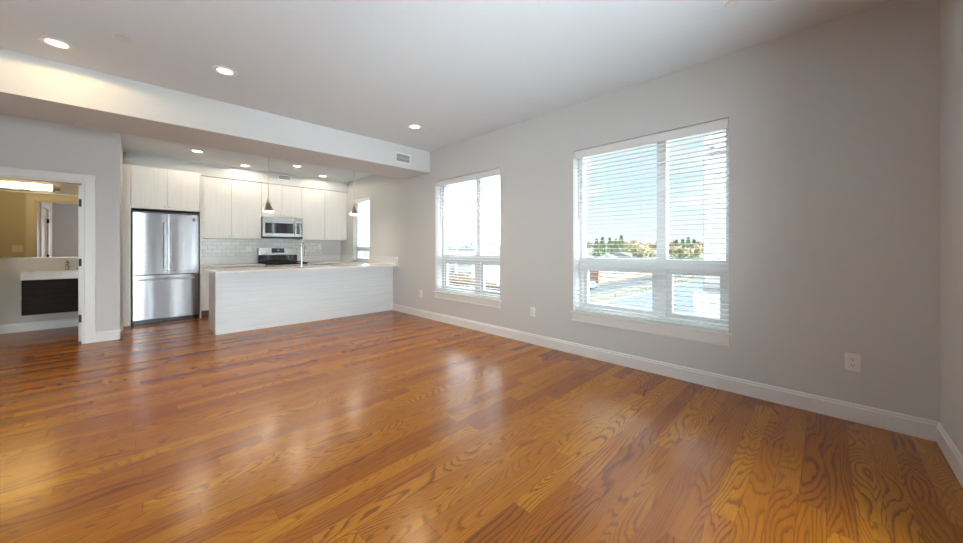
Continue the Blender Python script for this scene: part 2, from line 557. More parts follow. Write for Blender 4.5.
WIN = {'1': (0.484 * H, 1.70 * H, 0.385 * H, 1.918 * H),
       '2': (2.632 * H, 3.83 * H, 0.385 * H, 1.918 * H),
       '3': (5.746 * H, 6.41 * H, 0.755 * H, 1.918 * H)}

# ------------------------------------------------------------------ room shell
struct('floor', bx(XH - 0.2, XW, YR - 0.2, YB + 0.2, -0.12, 0), 'floor')
struct('ceiling', bx(XH - 0.2, XW, YR - 0.2, Y2, ZC, ZC + 0.15), 'ceiling')
struct('ceiling_kitchen', bx(XH - 0.2, XW, Y2, YB + 0.2, ZK, ZC + 0.15), 'ceiling')
struct('ceiling_beam', bx(XL, X0, Y1, Y2, ZB, ZC), 'wall')
struct('wall_right', lambda bm: holed(bm, 'x', (YR - 0.2, YB + 0.2, 0, ZC), list(WIN.values()), X0, XW), 'wall')
GD = (-1.00 * H, -0.13 * H, 0.03, 2.12)    # glazed balcony door behind the camera
GW = (0.87 * H, 1.04 * H, 0.03, 2.12)      # narrow side light
GR = (1.40 * H, 1.76 * H, 0.03, 2.12)      # second narrow light
struct('wall_front', lambda bm: holed(bm, 'y', (XH - 0.2, X0, 0, ZC), [GD, GW, GR], YR - 0.2, YR), 'wall')
struct('wall_back', bx(XE, X0, YB, YB + 0.2, 0, ZK), 'wall')
DO = (-1.02 * H, -0.390 * H)       # bathroom door opening
ZDO = 1.684 * H
struct('wall_door', lambda bm: holed(bm, 'y', (XL, XE, 0, ZK), [(DO[0], DO[1], -1, ZDO)], YD, YD2), 'wall')
struct('wall_kitchen_left', bx(XE - 0.10, XE, YD2, YB + 0.2, 0, ZK), 'wall')
struct('wall_bathroom_back', bx(XBL, XE - 0.10, YBB, YBB + 0.1, 0, ZK), 'bathwall')
struct('wall_bathroom_left', bx(XBL - 0.1, XBL, YD2, YBB + 0.1, 0, ZK), 'bathwall')
struct('wall_bathroom_front', bx(XBL - 0.1, XL, YD2 - 0.12, YD2, 0, ZK), 'bathwall')
DL = (3.78 * H, 4.36 * H)          # closed door in the left wall (seen in the mirror)
struct('wall_left', lambda bm: holed(bm, 'x', (YL, YD, 0, ZC), [(DL[0], DL[1], -1, ZDO)], XL - 0.12, XL), 'wall')
struct('wall_hall', lambda bm: (box(bm, XH, XL - 0.12, YL, YL + 0.12, 0, ZC), box(bm, XH - 0.2, XH, YR, YL + 0.12, 0, ZC)), 'wall')
struct('wall_soffit', bx(XE, X0, 6.65 * H, YB, 2.092 * H, ZK), 'wall')

BH = 0.128   # baseboard height


def bb_profile(d):
    """cross-section (offset from wall, height) of the stepped baseboard"""
    return [(0, 0), (0.016, 0), (0.016, BH - 0.026), (0.011, BH - 0.018), (0.011, BH - 0.008), (0.006, BH), (0, BH)]


def bb_x(bm, x, s, y0, y1):      # along y on a wall at x, room towards s
    prism(bm, [(x + s * a, z) for a, z in bb_profile(0)], 'y', y0, y1)


def bb_y(bm, y, s, x0, x1):
    prism(bm, [(y + s * a, z) for a, z in bb_profile(0)], 'x', x0, x1)


struct('baseboard_right', lambda bm: bb_x(bm, X0, -1, YR, YI), 'trim')
struct('baseboard_front', lambda bm: bb_y(bm, YR, 1, GR[1] + 0.01, X0 - 0.016), 'trim')
CW = 0.095
struct('baseboard_door', lambda bm: (bb_y(bm, YD, -1, DO[1] + CW + 0.006, XE + 0.016), bb_x(bm, XE, 1, YD - 0.016, 6.33 * H)), 'trim')
struct('baseboard_left', lambda bm: (bb_x(bm, XL, 1, YL, DL[0] - CW - 0.006), bb_x(bm, XL, 1, DL[1] + CW + 0.006, YD)), 'trim')
struct('baseboard_bathroom', lambda bm: bb_y(bm, YBB, -1, XBL, XE - 0.10), 'trim')


def casing_y(bm, y0, y1, a, b, zt):
    """door casing on a wall face across x in [a,b]"""
    holed(bm, 'y', (a - CW - 0.006, b + CW + 0.006, 0, zt + CW + 0.006), [(a - 0.006, b + 0.006, -1, zt + 0.006)], y0, y1)


DO_ = DO
struct('trim_1', lambda bm: casing_y(bm, YD - 0.018, YD, DO[0], DO[1], ZDO), 'trim', bevel=0.003)
struct('trim_2', lambda bm: casing_y(bm, YD2, YD2 + 0.018, DO[0], DO[1], ZDO), 'trim', bevel=0.003)
struct('trim_3', lambda bm: holed(bm, 'y', (DO[0] - 0.001, DO[1] + 0.001, 0, ZDO + 0.001), [(DO[0] + 0.018, DO[1] - 0.018, -1, ZDO - 0.018)], YD - 0.002, YD2 + 0.002), 'trim')
struct('trim_4', lambda bm: holed(bm, 'x', (DL[0] - CW - 0.006, DL[1] + CW + 0.006, 0, ZDO + CW + 0.006), [(DL[0] - 0.006, DL[1] + 0.006, -1, ZDO + 0.006)], XL, XL + 0.018), 'trim', bevel=0.003)


def hinge_fill(c, axis):
    def f(bm):
        x, y, z = c
        tube(bm, [(x, y, z - 0.048), (x, y, z + 0.048)], 0.008, 10)
        if axis == 'x':
            box(bm, x - 0.003, x + 0.002, y - 0.004, y + 0.03, z - 0.045, z + 0.045)
        else:
            box(bm, x - 0.004, x + 0.03, y - 0.003, y + 0.002, z - 0.045, z + 0.045)
    return f


# bathroom door, swung open into the bathroom on the right jamb
dx = DO[1] - 0.018
d1 = struct('door_1', lambda bm: box(bm, dx - 0.038, dx - 0.002, YD2 + 0.004, YD2 + 0.70, 0.012, ZDO - 0.022), 'trim', loc=(dx, YD2, 0), bevel=0.002)
for z in (1.478 * H, 0.847 * H, 0.252 * H):
    obj('hinge', lambda bm: (tube(bm, [(dx - 0.002, YD2 + 0.012, z - 0.05), (dx - 0.002, YD2 + 0.012, z + 0.05)], 0.008, 10),
                             box(bm, dx - 0.034, dx - 0.002, YD2 + 0.001, YD2 + 0.0045, z - 0.05, z + 0.05)), 'hinge', d1)
obj('handle', lambda bm: (tube(bm, [(dx - 0.037, YD2 + 0.64, 0.95), (dx - 0.092, YD2 + 0.64, 0.95), (dx - 0.092, YD2 + 0.54, 0.95)], 0.009, 10),
                          lathe(bm, (dx - 0.038, YD2 + 0.64, 0.95), [(0.026, 0), (0.026, -0.008)], axis='x')), 'hinge', d1)

# closed panelled door in the left wall (visible in the mirror)


def door2(bm):
    x0, x1 = XL - 0.045, XL - 0.012
    a, b = DL[0] + 0.004, DL[1] - 0.004
    holes = [(a + 0.11, b - 0.11, 0.22, 0.85), (a + 0.11, b - 0.11, 0.98, ZDO - 0.16)]
    holed(bm, 'x', (a, b, 0.012, ZDO - 0.004), holes, x0, x1)
    for h_ in holes:
        box(bm, x0 + 0.005, x1 - 0.010, h_[0], h_[1], h_[2], h_[3])


d2 = struct('door_2', door2, 'trim', loc=(XL, DL[0], 0), bevel=0.002)
for z in (1.478 * H, 0.847 * H, 0.252 * H):
    obj('hinge', hinge_fill((XL - 0.004, DL[0] + 0.012, z), 'y'), 'hinge', d2)
obj('knob', lambda bm: lathe(bm, (XL - 0.012, DL[1] - 0.07, 0.95), [(0.025, 0), (0.025, 0.008), (0.010, 0.010), (0.010, 0.03), (0.026, 0.04), (0.026, 0.055), (0.012, 0.064)], axis='x'), 'hinge', d2)


# ------------------------------------------------------------------ windows and blinds
def window(n, y0, y1, z0, z1, ymull, zrail, sash=True):
    fx0 = X0 + (0.145 if n != '3' else 0.088)
    fx1 = fx0 + 0.09
    gx = fx0 + 0.055
    fw = 0.045
    zs = z0 + 0.02

    def fr(bm):
        holes = []
        spans = [(y0 + fw, y1 - fw)] if ymull is None else [(y0 + fw, ymull - 0.045), (ymull + 0.045, y1 - fw)]
        for a, b in spans:
            holes += [(a, b, zs + fw, zrail - 0.05), (a, b, zrail + 0.05, z1 - fw)]
        holed(bm, 'x', (y0, y1, zs, z1), holes, fx0, fx1)
    wdw = struct('window_' + n, fr, 'vinyl', loc=(X0, (y0 + y1) / 2, z0), bevel=0.004)
    spans = [(y0 + fw, y1 - fw)] if ymull is None else [(y0 + fw, ymull - 0.045), (ymull + 0.045, y1 - fw)]
    for a, b in spans:
        if sash:
            obj('sash', lambda bm: holed(bm, 'x', (a, b, zs + fw, zrail - 0.05), [(a + 0.05, b - 0.05, zs + fw + 0.05, zrail - 0.10)], fx0 + 0.02, fx0 + 0.07), 'vinyl', wdw, bevel=0.003)
            obj('pane', bx(gx - 0.012, gx - 0.008, a + 0.045, b - 0.045, zs + fw + 0.045, zrail - 0.095), 'glass', wdw)
        else:
            obj('pane', bx(gx - 0.012, gx - 0.008, a - 0.004, b + 0.004, zs + fw - 0.004, zrail - 0.046), 'glass', wdw)
        obj('pane', bx(gx, gx + 0.004, a - 0.004, b + 0.004, zrail + 0.046, z1 - fw + 0.004), 'glass', wdw)
    return wdw


STOOL = 0.405 * H


def glazed_door(n, rect):
    x0, x1, z0, z1 = rect
    xm = (x0 + x1) / 2
    hs = [(x0 + 0.03, x1 - 0.03, z0 + 0.08, z1 - 0.07)] if x1 - x0 < 0.5 else [(x0 + 0.07, xm - 0.045, z0 + 0.08, z1 - 0.07), (xm + 0.045, x1 - 0.07, z0 + 0.08, z1 - 0.07)]
    g = struct('window_' + n, lambda bm: holed(bm, 'y', (x0, x1, z0, z1), hs, YR - 0.16, YR - 0.08), 'vinyl', loc=(xm, YR, 0), bevel=0.004)
    for h_ in hs:
        obj('pane', bx(h_[0] - 0.004, h_[1] + 0.004, YR - 0.122, YR - 0.118, h_[2] - 0.004, h_[3] + 0.004), 'glass', g)


glazed_door('4', GD)
glazed_door('5', GW)
glazed_door('6', GR)
for n, ym in (('1', 1.19), ('2', 3.855), ('3', None)):
    y0, y1, z0, z1 = WIN[n]
    wd = window(n, y0, y1, z0, z1, ym, (0.867 if n != '3' else 0.985) * H, sash=n != '3')
    if n != '3':
        obj('window_sill', lambda bm: (box(bm, X0 - 0.032, X0, y0 - 0.025, y1 + 0.025, z0, STOOL),
                                       box(bm, X0, X0 + 0.16, y0, y1, z0, STOOL)), 'trim', wd, bevel=0.006, seg=3)
        obj('window_apron', lambda bm: (box(bm, X0 - 0.016, X0, y0 - 0.005, y1 + 0.005, 0.314 * H, z0),
                                        box(bm, X0 - 0.020, X0, y0 - 0.005, y1 + 0.005, 0.314 * H, 0.314 * H + 0.016)), 'trim', wd, bevel=0.002)


def blind(y0, y1, zb, z1, label, wand_y):
    b = thing('venetian_blind', label, 'window blind', (X0 + 0.05, (y0 + y1) / 2, zb), None)
    a0, a1 = y0 + 0.006, y1 - 0.006
    zt = z1 - 0.007
    obj('valance', lambda bm: (box(bm, X0 + 0.010, X0 + 0.022, a0, a1, zt - 0.085, zt),
                               box(bm, X0 + 0.007, X0 + 0.022, a0, a1, zt - 0.014, zt),
                               box(bm, X0 + 0.007, X0 + 0.022, a0, a1, zt - 0.085, zt - 0.073)), 'slat', b, bevel=0.002)
    obj('head_rail', bx(X0 + 0.026, X0 + 0.084, a0, a1, zt - 0.05, z1), 'slat', b)
    zlo, zhi = zb + 0.055, zt - 0.10
    n = round((zhi - zlo) / 0.0455)

    def sl(bm):
        for i in range(n + 1):
            z = zlo + (zhi - zlo) * i / n
            # shallow crowned slat
            prof = [(X0 + 0.030, z - 0.0022), (X0 + 0.055, z + 0.0004), (X0 + 0.080, z - 0.0022), (X0 + 0.080, z + 0.0008), (X0 + 0.055, z + 0.0034), (X0 + 0.030, z + 0.0008)]
            prism(bm, prof, 'y', a0 + 0.004, a1 - 0.004)
    obj('slats', sl, 'slat', b)
    obj('bottom_rail', bx(X0 + 0.029, X0 + 0.081, a0 + 0.004, a1 - 0.004, zb + 0.012, zb + 0.028), 'slat', b, bevel=0.004)
    w_ = y1 - y0
    ks = (0.13, 0.5, 0.87) if w_ > 1.2 else (0.16, 0.84)
    for k in ks:
        y = y0 + w_ * k
        obj('ladder_cord', lambda bm: [tube(bm, [(xx, y, zb + 0.02), (xx, y, zt - 0.05)], 0.0011, 5) for xx in (X0 + 0.0285, X0 + 0.0815)], 'cord', b)
    if wand_y:
        obj('tilt_wand', lambda bm: tube(bm, [(X0 + 0.020, wand_y, zt - 0.085), (X0 + 0.018, wand_y, zt - 0.09), (X0 + 0.018, wand_y, z1 - 0.80)], 0.0045, 8), 'wand', b)
    return b


b1 = blind(WIN['1'][0], WIN['1'][1], STOOL, WIN['1'][3], 'white horizontal slat blind over the large window nearest the camera', 1.655 * H)
b2 = blind(WIN['2'][0], WIN['2'][1], STOOL, WIN['2'][3], 'white slat blind over the middle window beside the ceiling beam', 3.74 * H)
b3 = blind(WIN['3'][0], WIN['3'][1], WIN['3'][2], WIN['3'][3], 'white slat blind over the narrow kitchen window behind the hanging pendant', None)


# ------------------------------------------------------------------ ceiling fittings
def can(x, y, z, label, lens, power, group, color, spread=115):
    c = thing('recessed_light', label, 'ceiling light', (x, y, z), group)
    obj('trim_ring', lambda bm: lathe(bm, (x, y, z), [(0.062, 0.0), (0.098, 0.0), (0.098, -0.005), (0.088, -0.009), (0.066, -0.006), (0.062, -0.004)], 40), 'plate', c)
    obj('lens', lambda bm: lathe(bm, (x, y, z), [(0.064, 0.0), (0.064, -0.004), (0.05, -0.006)], 36), lens, c)
    ld = bpy.data.lights.new('lamp_light', 'AREA' if spread < 170 else 'SPOT')
    if spread < 170:
        ld.shape = 'DISK'
        ld.size = 0.12
        ld.spread = math.radians(spread)
    else:
        ld.shadow_soft_size = 0.03
        ld.spot_size = math.radians(174)
        ld.spot_blend = 0.12
    ld.energy = power
    ld.color = color
    lo = bpy.data.objects.new('lamp_light', ld)
    COL.objects.link(lo)
    lo.parent = c
    lo.location = (0, 0, -0.012 if spread < 170 else -0.02)
    return c


WARM = (1.0, 0.80, 0.55)
WARMK = (1.0, 0.88, 0.70)
gm = 'recessed lights in the main ceiling'
can(-0.373 * H, 3.60 * H, ZC, 'round lit recessed ceiling light at far left, above the bathroom side', 'lens', LAMP_MAIN * 1.5, gm, (1.0, 0.70, 0.32), 180)
can(0.479 * H, 3.256 * H, ZC, 'round lit recessed ceiling light in the middle of the row before the beam', 'lens', LAMP_MAIN, gm, WARM)
can(2.196 * H, 3.245 * H, ZC, 'round lit recessed ceiling light closest to the beam vent and window wall', 'lens', LAMP_MAIN, gm, WARM)
gk = 'recessed lights in the kitchen ceiling'
can(0.569 * H, 5.92 * H, ZK, 'recessed kitchen ceiling light in front of the refrigerator cabinet, leftmost in the kitchen', 'lens2', LAMP_KIT, gk, WARMK, 180)
can(1.20 * H, 6.43 * H, ZK, 'recessed kitchen light close to the soffit, left of the first pendant rod', 'lens2', LAMP_KIT * 0.6, gk, WARMK, 180)
can(1.785 * H, 5.89 * H, ZK, 'recessed kitchen light right of the first pendant rod, above the soffit vent', 'lens2', LAMP_KIT, gk, WARMK, 180)
can(2.362 * H, 6.38 * H, ZK, 'recessed kitchen light close to the soffit near the window wall, rightmost in the kitchen', 'lens2', LAMP_KIT * 0.6, gk, WARMK, 180)

for x, y, lb in ((-0.057, 3.205, 'round white sprinkler cover plate between the two left ceiling lights'),
                 (2.376, 3.18, 'small white sprinkler cover plate beside the right ceiling light'),
                 (2.33, 0.36, 'round white sprinkler cover plate at the top edge of the picture')):
    o = obj('sprinkler_cover', lambda bm: lathe(bm, (x * H, y * H, ZC), [(0.030, 0), (0.030, -0.006), (0.050, -0.006), (0.050, -0.010), (0.046, -0.0115)], 36), 'vent', loc=(x * H, y * H, ZC))
    tag(o, lb, 'sprinkler cover', 'sprinkler cover plates')


def wall_vent(name, label, x0, x1, y, z0, z1, nsl):
    v = thing(name, label, 'air vent', ((x0 + x1) / 2, y, z0))
    bd = 0.022
    obj('frame', lambda bm: holed(bm, 'y', (x0, x1, z0, z1), [(x0 + bd, x1 - bd, z0 + bd, z1 - bd)], y - 0.010, y), 'plate', v, bevel=0.003)
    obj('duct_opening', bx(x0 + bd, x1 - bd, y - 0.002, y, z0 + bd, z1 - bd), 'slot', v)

    def lv(bm):
        for i in range(nsl):
            x = x0 + bd + (x1 - x0 - 2 * bd) * (i + 0.5) / nsl
            box(bm, x - 0.0022, x + 0.0022, y - 0.009, y - 0.002, z0 + bd, z1 - bd)
        zm = (z0 + z1) / 2
        box(bm, x0 + bd, x1 - bd, y - 0.0065, y - 0.0035, zm - 0.003, zm + 0.003)
    obj('louvres', lv, 'vent', v)


wall_vent('air_vent', 'white framed air vent on the face of the ceiling beam', 2.372 * H, 2.606 * H, Y1, 2.118 * H, 2.252 * H, 14)
wall_vent('air_vent', 'pale air vent in the kitchen soffit above the microwave cabinet', 1.712 * H, 1.925 * H, 6.65 * H, 2.172 * H, 2.264 * H, 16)


# ------------------------------------------------------------------ wall plates
def duplex(y, z, label, w_=0.073, h_=0.118):
    o = thing('wall_outlet', label, 'outlet', (X0, y, z), 'outlets on the window wall')
    obj('cover_plate', bx(X0 - 0.006, X0, y - w_ / 2, y + w_ / 2, z - h_ / 2, z + h_ / 2), 'plate', o, bevel=0.003)
    for dz in (-0.021, 0.021):
        r = obj('receptacle', lambda bm: prism(bm, [(y + 0.017 * max(-0.92, min(0.92, 1.25 * math.cos(a))), z + dz + 0.016 * math.sin(a)) for a in [k * math.pi / 10 for k in range(20)]], 'x', X0 - 0.0078, X0 - 0.004), 'plate', o)
        obj('slots', boxes((X0 - 0.0083, X0 - 0.0070, y - 0.0085, y - 0.0055, z + dz - 0.001, z + dz + 0.009),
                           (X0 - 0.0083, X0 - 0.0070, y + 0.0050, y + 0.0080, z + dz - 0.001, z + dz + 0.009),
                           (X0 - 0.0083, X0 - 0.0070, y - 0.0025, y + 0.0025, z + dz - 0.011, z + dz - 0.006)), 'slot', r)


duplex(-0.106 * H, 0.339 * H, 'white duplex outlet on the window wall near the right corner', 0.078, 0.125)
duplex(2.17 * H, 0.333 * H, 'white outlet on the wall between the two living room windows')
duplex(4.17 * H, 0.335 * H, 'white outlet below the beam end, left of the middle window')


# ------------------------------------------------------------------ kitchen: refrigerator
YF = 6.33 * H
fx0, fx1 = -0.041 * H, 0.635 * H
fr = thing('refrigerator', 'stainless steel french door refrigerator with bottom freezer drawer', 'refrigerator', ((fx0 + fx1) / 2, YF + 0.3, 0))
FT = 1.49 * H
obj('cabinet_body', bx(fx0 + 0.004, fx1 - 0.004, YF + 0.03, YB - 0.03, 0.02, FT - 0.004), 'black', fr)
obj('base_grille', lambda bm: (box(bm, fx0 + 0.01, fx1 - 0.01, YF + 0.012, YF + 0.05, 0.006, 0.062),
                               [box(bm, fx0 + 0.03, fx1 - 0.03, YF + 0.008, YF + 0.014, 0.014 + i * 0.012, 0.019 + i * 0.012) for i in range(4)]), 'black', fr)
fsplit = 0.298 * H
FZ = 0.640 * H


def bowed(bm, x0, x1, z0, z1, yb, bulge):
    """door slab with a gently bowed front"""
    n = 14
    pts = [(x0 + (x1 - x0) * i / n, yb - 0.045 - bulge * (1 - (2 * i / n - 1) ** 2) ** 0.8) for i in range(n + 1)]
    poly = [(x1, yb), (x0, yb)] + pts
    a = [bm.verts.new((p[0], p[1], z0)) for p in poly]
    b = [bm.verts.new((p[0], p[1], z1)) for p in poly]
    k = len(poly)
    bm.faces.new(list(reversed(a)))
    bm.faces.new(b)
    for i in range(k):
        f = bm.faces.new((a[i], a[(i + 1) % k], b[(i + 1) % k], b[i]))
        if i >= 2 and i < k - 1:
            f.smooth = True


def bar_handle(bm, p0, p1, out, r=0.011):
    p0, p1, out = Vector(p0), Vector(p1), Vector(out)
    d = (p1 - p0).normalized()
    tube(bm, [p0 + out - d * 0.02, p1 + out + d * 0.02], r, 12)
    for q in (p0 + d * 0.03, p1 - d * 0.03):
        tube(bm, [q, q + out], r * 0.8, 10)


yd = YF + 0.028
for x0, x1, hx in ((fx0 + 0.012, fsplit - 0.003, fsplit - 0.040), (fsplit + 0.003, fx1 - 0.012, fsplit + 0.040)):
    d = obj('french_door', lambda bm: bowed(bm, x0, x1, FZ + 0.012, FT - 0.034, yd, 0.004), 'steel', fr)
    obj('handle', lambda bm: bar_handle(bm, (hx, yd - 0.048, 0.73 * H), (hx, yd - 0.048, 1.325 * H), (0, -0.05, 0)), 'steelflat', d)
fd = obj('freezer_drawer', lambda bm: bowed(bm, fx0 + 0.012, fx1 - 0.012, 0.072, FZ - 0.004, yd, 0.005), 'steel', fr)
obj('handle', lambda bm: bar_handle(bm, (fx0 + 0.09, yd - 0.054, 0.585 * H), (fx1 - 0.09, yd - 0.054, 0.585 * H), (0, -0.05, 0), 0.012), 'steelflat', fd)
for x in (fx0 + 0.02, fx1 - 0.14):
    obj('hinge_cover', bx(x, x + 0.12, YF, YF + 0.06, FT - 0.034, FT - 0.012), 'black', fr)


def badge(bm):
    x, z, y = 0.575 * H, 1.395 * H, yd - 0.0455
    box(bm, x - 0.018, x + 0.018, y - 0.004, y + 0.008, z - 0.028, z + 0.028)


obj('badge', badge, 'badge', fr, bevel=0.002)
obj('badge_mark', lambda bm: [box(bm, 0.575 * H - 0.010 + i * 0.008, 0.575 * H - 0.006 + i * 0.008, yd - 0.0505, yd - 0.049, 1.395 * H - 0.008, 1.395 * H + 0.010) for i in range(3)], 'steelflat', fr)


# ------------------------------------------------------------------ kitchen: wall cabinets
def knob(bm, x, y, z):
    lathe(bm, (x, y, z), [(0.005, 0), (0.005, -0.012), (0.011, -0.016), (0.012, -0.024), (0.007, -0.028)], 16, 'y')


def wall_cab(label, x0, x1, xs, y, z0, z1, body):
    c = thing('wall_cabinet', label, 'kitchen cabinet', ((x0 + x1) / 2, y, z0), 'white wall cabinets')
    obj('carcass', body, 'cab', c)
    for a, b, k in ((x0, xs, xs - 0.032), (xs, x1, xs + 0.032)):
        d = obj('door', bx(a + 0.0018, b - 0.0018, y, y + 0.019, z0 + 0.001, z1 - 0.003), 'cab', c, bevel=0.0012)
        obj('knob', lambda bm: knob(bm, k, y, z0 + 0.048), 'nickel', d)
    return c


YU = 6.668 * H
ZU0, ZU1 = 1.148 * H, 2.09 * H
wall_cab('white two-door wall cabinet between refrigerator and microwave', 0.664 * H, 1.474 * H, 1.066 * H, YU, ZU0, ZU1,
         bx(0.664 * H, 1.474 * H, YU + 0.021, YB, ZU0, ZU1))
wall_cab('short white two-door wall cabinet directly above the microwave', 1.474 * H, 2.100 * H, 1.782 * H, YU, 1.528 * H, ZU1,
         bx(1.474 * H, 2.100 * H, YU + 0.021, YB, 1.528 * H, ZU1))
wall_cab('white two-door wall cabinet at the right end by the kitchen window', 2.100 * H, 2.925 * H, 2.503 * H, YU, ZU0, ZU1,
         bx(2.100 * H, X0, YU + 0.021, YB, ZU0, ZU1))
ZF0, ZF1 = 1.518 * H, 2.072 * H
wall_cab('deep white two-door cabinet above the refrigerator with tall side panels', -0.050 * H, 0.640 * H, 0.295 * H, YF, ZF0, ZF1,
         lambda bm: (box(bm, -0.050 * H, 0.640 * H, YF + 0.021, YB, ZF0, ZF1),
                     box(bm, XE, -0.052 * H, YF - 0.002, YF + 0.018, 0.0, ZF1),
                     box(bm, -0.052 * H - 0.018, -0.052 * H, YF + 0.018, YB, 0, ZF1),
                     box(bm, 0.642 * H, 0.642 * H + 0.018, YF + 0.002, YB, 0, ZF1)))

# ------------------------------------------------------------------ kitchen: base cabinets
YBF = 6.44 * H
RX0, RX1 = 1.474 * H, 2.096 * H
CB = CT - 0.032


def base_cab(label, x0, x1, ndoor):
    c = thing('base_cabinet', label, 'kitchen cabinet', ((x0 + x1) / 2, YBF + 0.3, 0), 'white base cabinets')
    obj('carcass', boxes((x0, x1, YBF + 0.021, YB - 0.012, 0.10, CB)), 'cab', c)
    obj('toe_kick', bx(x0, x1, YBF + 0.08, YBF + 0.10, 0, 0.10), 'seam', c)
    wd_ = (x1 - x0) / ndoor
    for i in range(ndoor):
        a, b = x0 + wd_ * i, x0 + wd_ * (i + 1)
        dr = obj('drawer', bx(a + 0.0018, b - 0.0018, YBF, YBF + 0.019, CB - 0.155, CB - 0.012), 'cab', c, bevel=0.0012)
        obj('knob', lambda bm: knob(bm, (a + b) / 2, YBF, CB - 0.085), 'nickel', dr)
        dd = obj('door', bx(a + 0.0018, b - 0.0018, YBF, YBF + 0.019, 0.104, CB - 0.159), 'cab', c, bevel=0.0012)
        obj('knob', lambda bm: knob(bm, b - 0.035, YBF, CB - 0.21), 'nickel', dd)


base_cab('white base cabinet with drawers between refrigerator and range', 0.664 * H, RX0 - 0.004, 2)
base_cab('white base cabinet right of the range under the back worktop', RX1 + 0.004, 2.44 * H, 1)
c = thing('base_cabinet', 'white base cabinet run beneath the kitchen window, joining peninsula to back wall', 'kitchen cabinet', (2.7 * H, 6.1 * H, 0), 'white base cabinets')
xr = 2.47 * H
obj('carcass', boxes((xr + 0.021, X0 - 0.002, 5.56 * H, YB - 0.012, 0.10, CB)), 'cab', c)
obj('toe_kick', bx(xr + 0.08, xr + 0.10, 5.56 * H, 6.40 * H, 0, 0.10), 'seam', c)
d = obj('door', bx(xr, xr + 0.019, 5.62 * H, 6.40 * H, 0.104, CB - 0.012), 'cab', c, bevel=0.0012)

# peninsula
pen = thing('peninsula_cabinet', 'long white grained kitchen peninsula base facing the living room', 'kitchen peninsula', (1.8 * H, 5.2 * H, 0))
PX = 0.639 * H
obj('back_panel', bx(PX, X0 - 0.001, YI, YI + 0.02, 0, CB), 'panel', pen, bevel=0.001)
obj('end_panel', bx(PX, PX + 0.02, YI + 0.02, 5.46 * H, 0, CB), 'cab', pen, bevel=0.001)
obj('carcass', lambda bm: holed(bm, 'z', (PX + 0.02, X0 - 0.001, YI + 0.02, 5.46 * H), [(1.36 * H, 1.92 * H, 5.19 * H, 5.44 * H)], 0.10, CB), 'cab', pen)
for i in range(4):
    a = PX + 0.02 + i * (xr - PX - 0.02) / 4
    b = PX + 0.02 + (i + 1) * (xr - PX - 0.02) / 4
    d = obj('door', bx(a + 0.002, b - 0.002, 5.46 * H, 5.46 * H + 0.019, 0.104, CB - 0.012), 'cab', pen)

# worktops
SK = (1.38 * H, 1.90 * H, 5.21 * H, 5.42 * H)
wt = thing('worktop', 'white quartz worktop with sink running over the peninsula and under the window', 'worktop', (1.8 * H, 5.2 * H, CB))
obj('slab', lambda bm: holed(bm, 'z', (0.618 * H, X0 - 0.001, 4.786 * H, YB - 0.001),
                             [(0, 2.45 * H, 5.55 * H, 6.405 * H), (0, RX1 + 0.003, 6.4 * H, 8 * H), SK], CB, CT), 'quartz', wt, bevel=0.003)
UP = 0.855 * H
for q in ((X0 - 0.021, X0 - 0.001, 4.80 * H, 5.72 * H), (RX1 + 0.003, X0 - 0.022, YB - 0.021, YB - 0.001), (X0 - 0.021, X0 - 0.001, 6.43 * H, YB - 0.001)):
    obj('upstand', bx(*q, CT, UP), 'quartz', wt, bevel=0.002)
wl = thing('worktop', 'short white quartz worktop between refrigerator and range', 'worktop', (1.07 * H, 6.7 * H, CB))
obj('slab', bx(0.662 * H, RX0 - 0.003, 6.405 * H, YB - 0.001, CB, CT), 'quartz', wl, bevel=0.003)
obj('upstand', bx(0.662 * H, RX0 - 0.003, YB - 0.021, YB - 0.001, CT, UP), 'quartz', wl, bevel=0.002)


def basin(bm):
    x0, x1, y0, y1 = SK
    z0 = CB - 0.18
    holed(bm, 'z', (x0 - 0.012, x1 + 0.012, y0 - 0.012, y1 + 0.012), [(x0, x1, y0, y1)], z0, CB)
    box(bm, x0 - 0.012, x1 + 0.012, y0 - 0.012, y1 + 0.012, z0 - 0.004, z0)


sk = thing('kitchen_sink', 'stainless sink basin set into the peninsula worktop behind the faucet', 'sink', ((SK[0] + SK[1]) / 2, (SK[2] + SK[3]) / 2, CB - 0.18))
obj('basin', basin, 'steelflat', sk)
obj('drain', lambda bm: lathe(bm, ((SK[0] + SK[1]) / 2, (SK[2] + SK[3]) / 2, CB - 0.18), [(0.045, 0), (0.045, 0.003), (0.03, 0.001)], 20), 'chrome', sk)

# kitchen faucet
fc = Vector((1.603 * H, 5.10 * H, CT))
fa = thing('kitchen_faucet', 'tall chrome gooseneck kitchen faucet on the peninsula', 'faucet', fc)
dv = Vector((0.6, 0.8, 0))
top = 0.335 * H
obj('body', lambda bm: (lathe(bm, fc, [(0.030, 0), (0.030, 0.008), (0.022, 0.012), (0.020, 0.10), (0.014, 0.105)], 20),), 'chrome', fa)


def neck(bm):
    R = 0.075
    pts = [fc + Vector((0, 0, 0.10)), fc + Vector((0, 0, top - R))]
    for k in range(1, 13):
        a = math.pi * k / 12
        pts.append(fc + dv * (R - R * math.cos(a)) + Vector((0, 0, top - R + R * math.sin(a))))
    pts.append(fc + dv * (2 * R + 0.012) + Vector((0, 0, top - R - 0.05)))
    tube(bm, pts, 0.0125, 14)


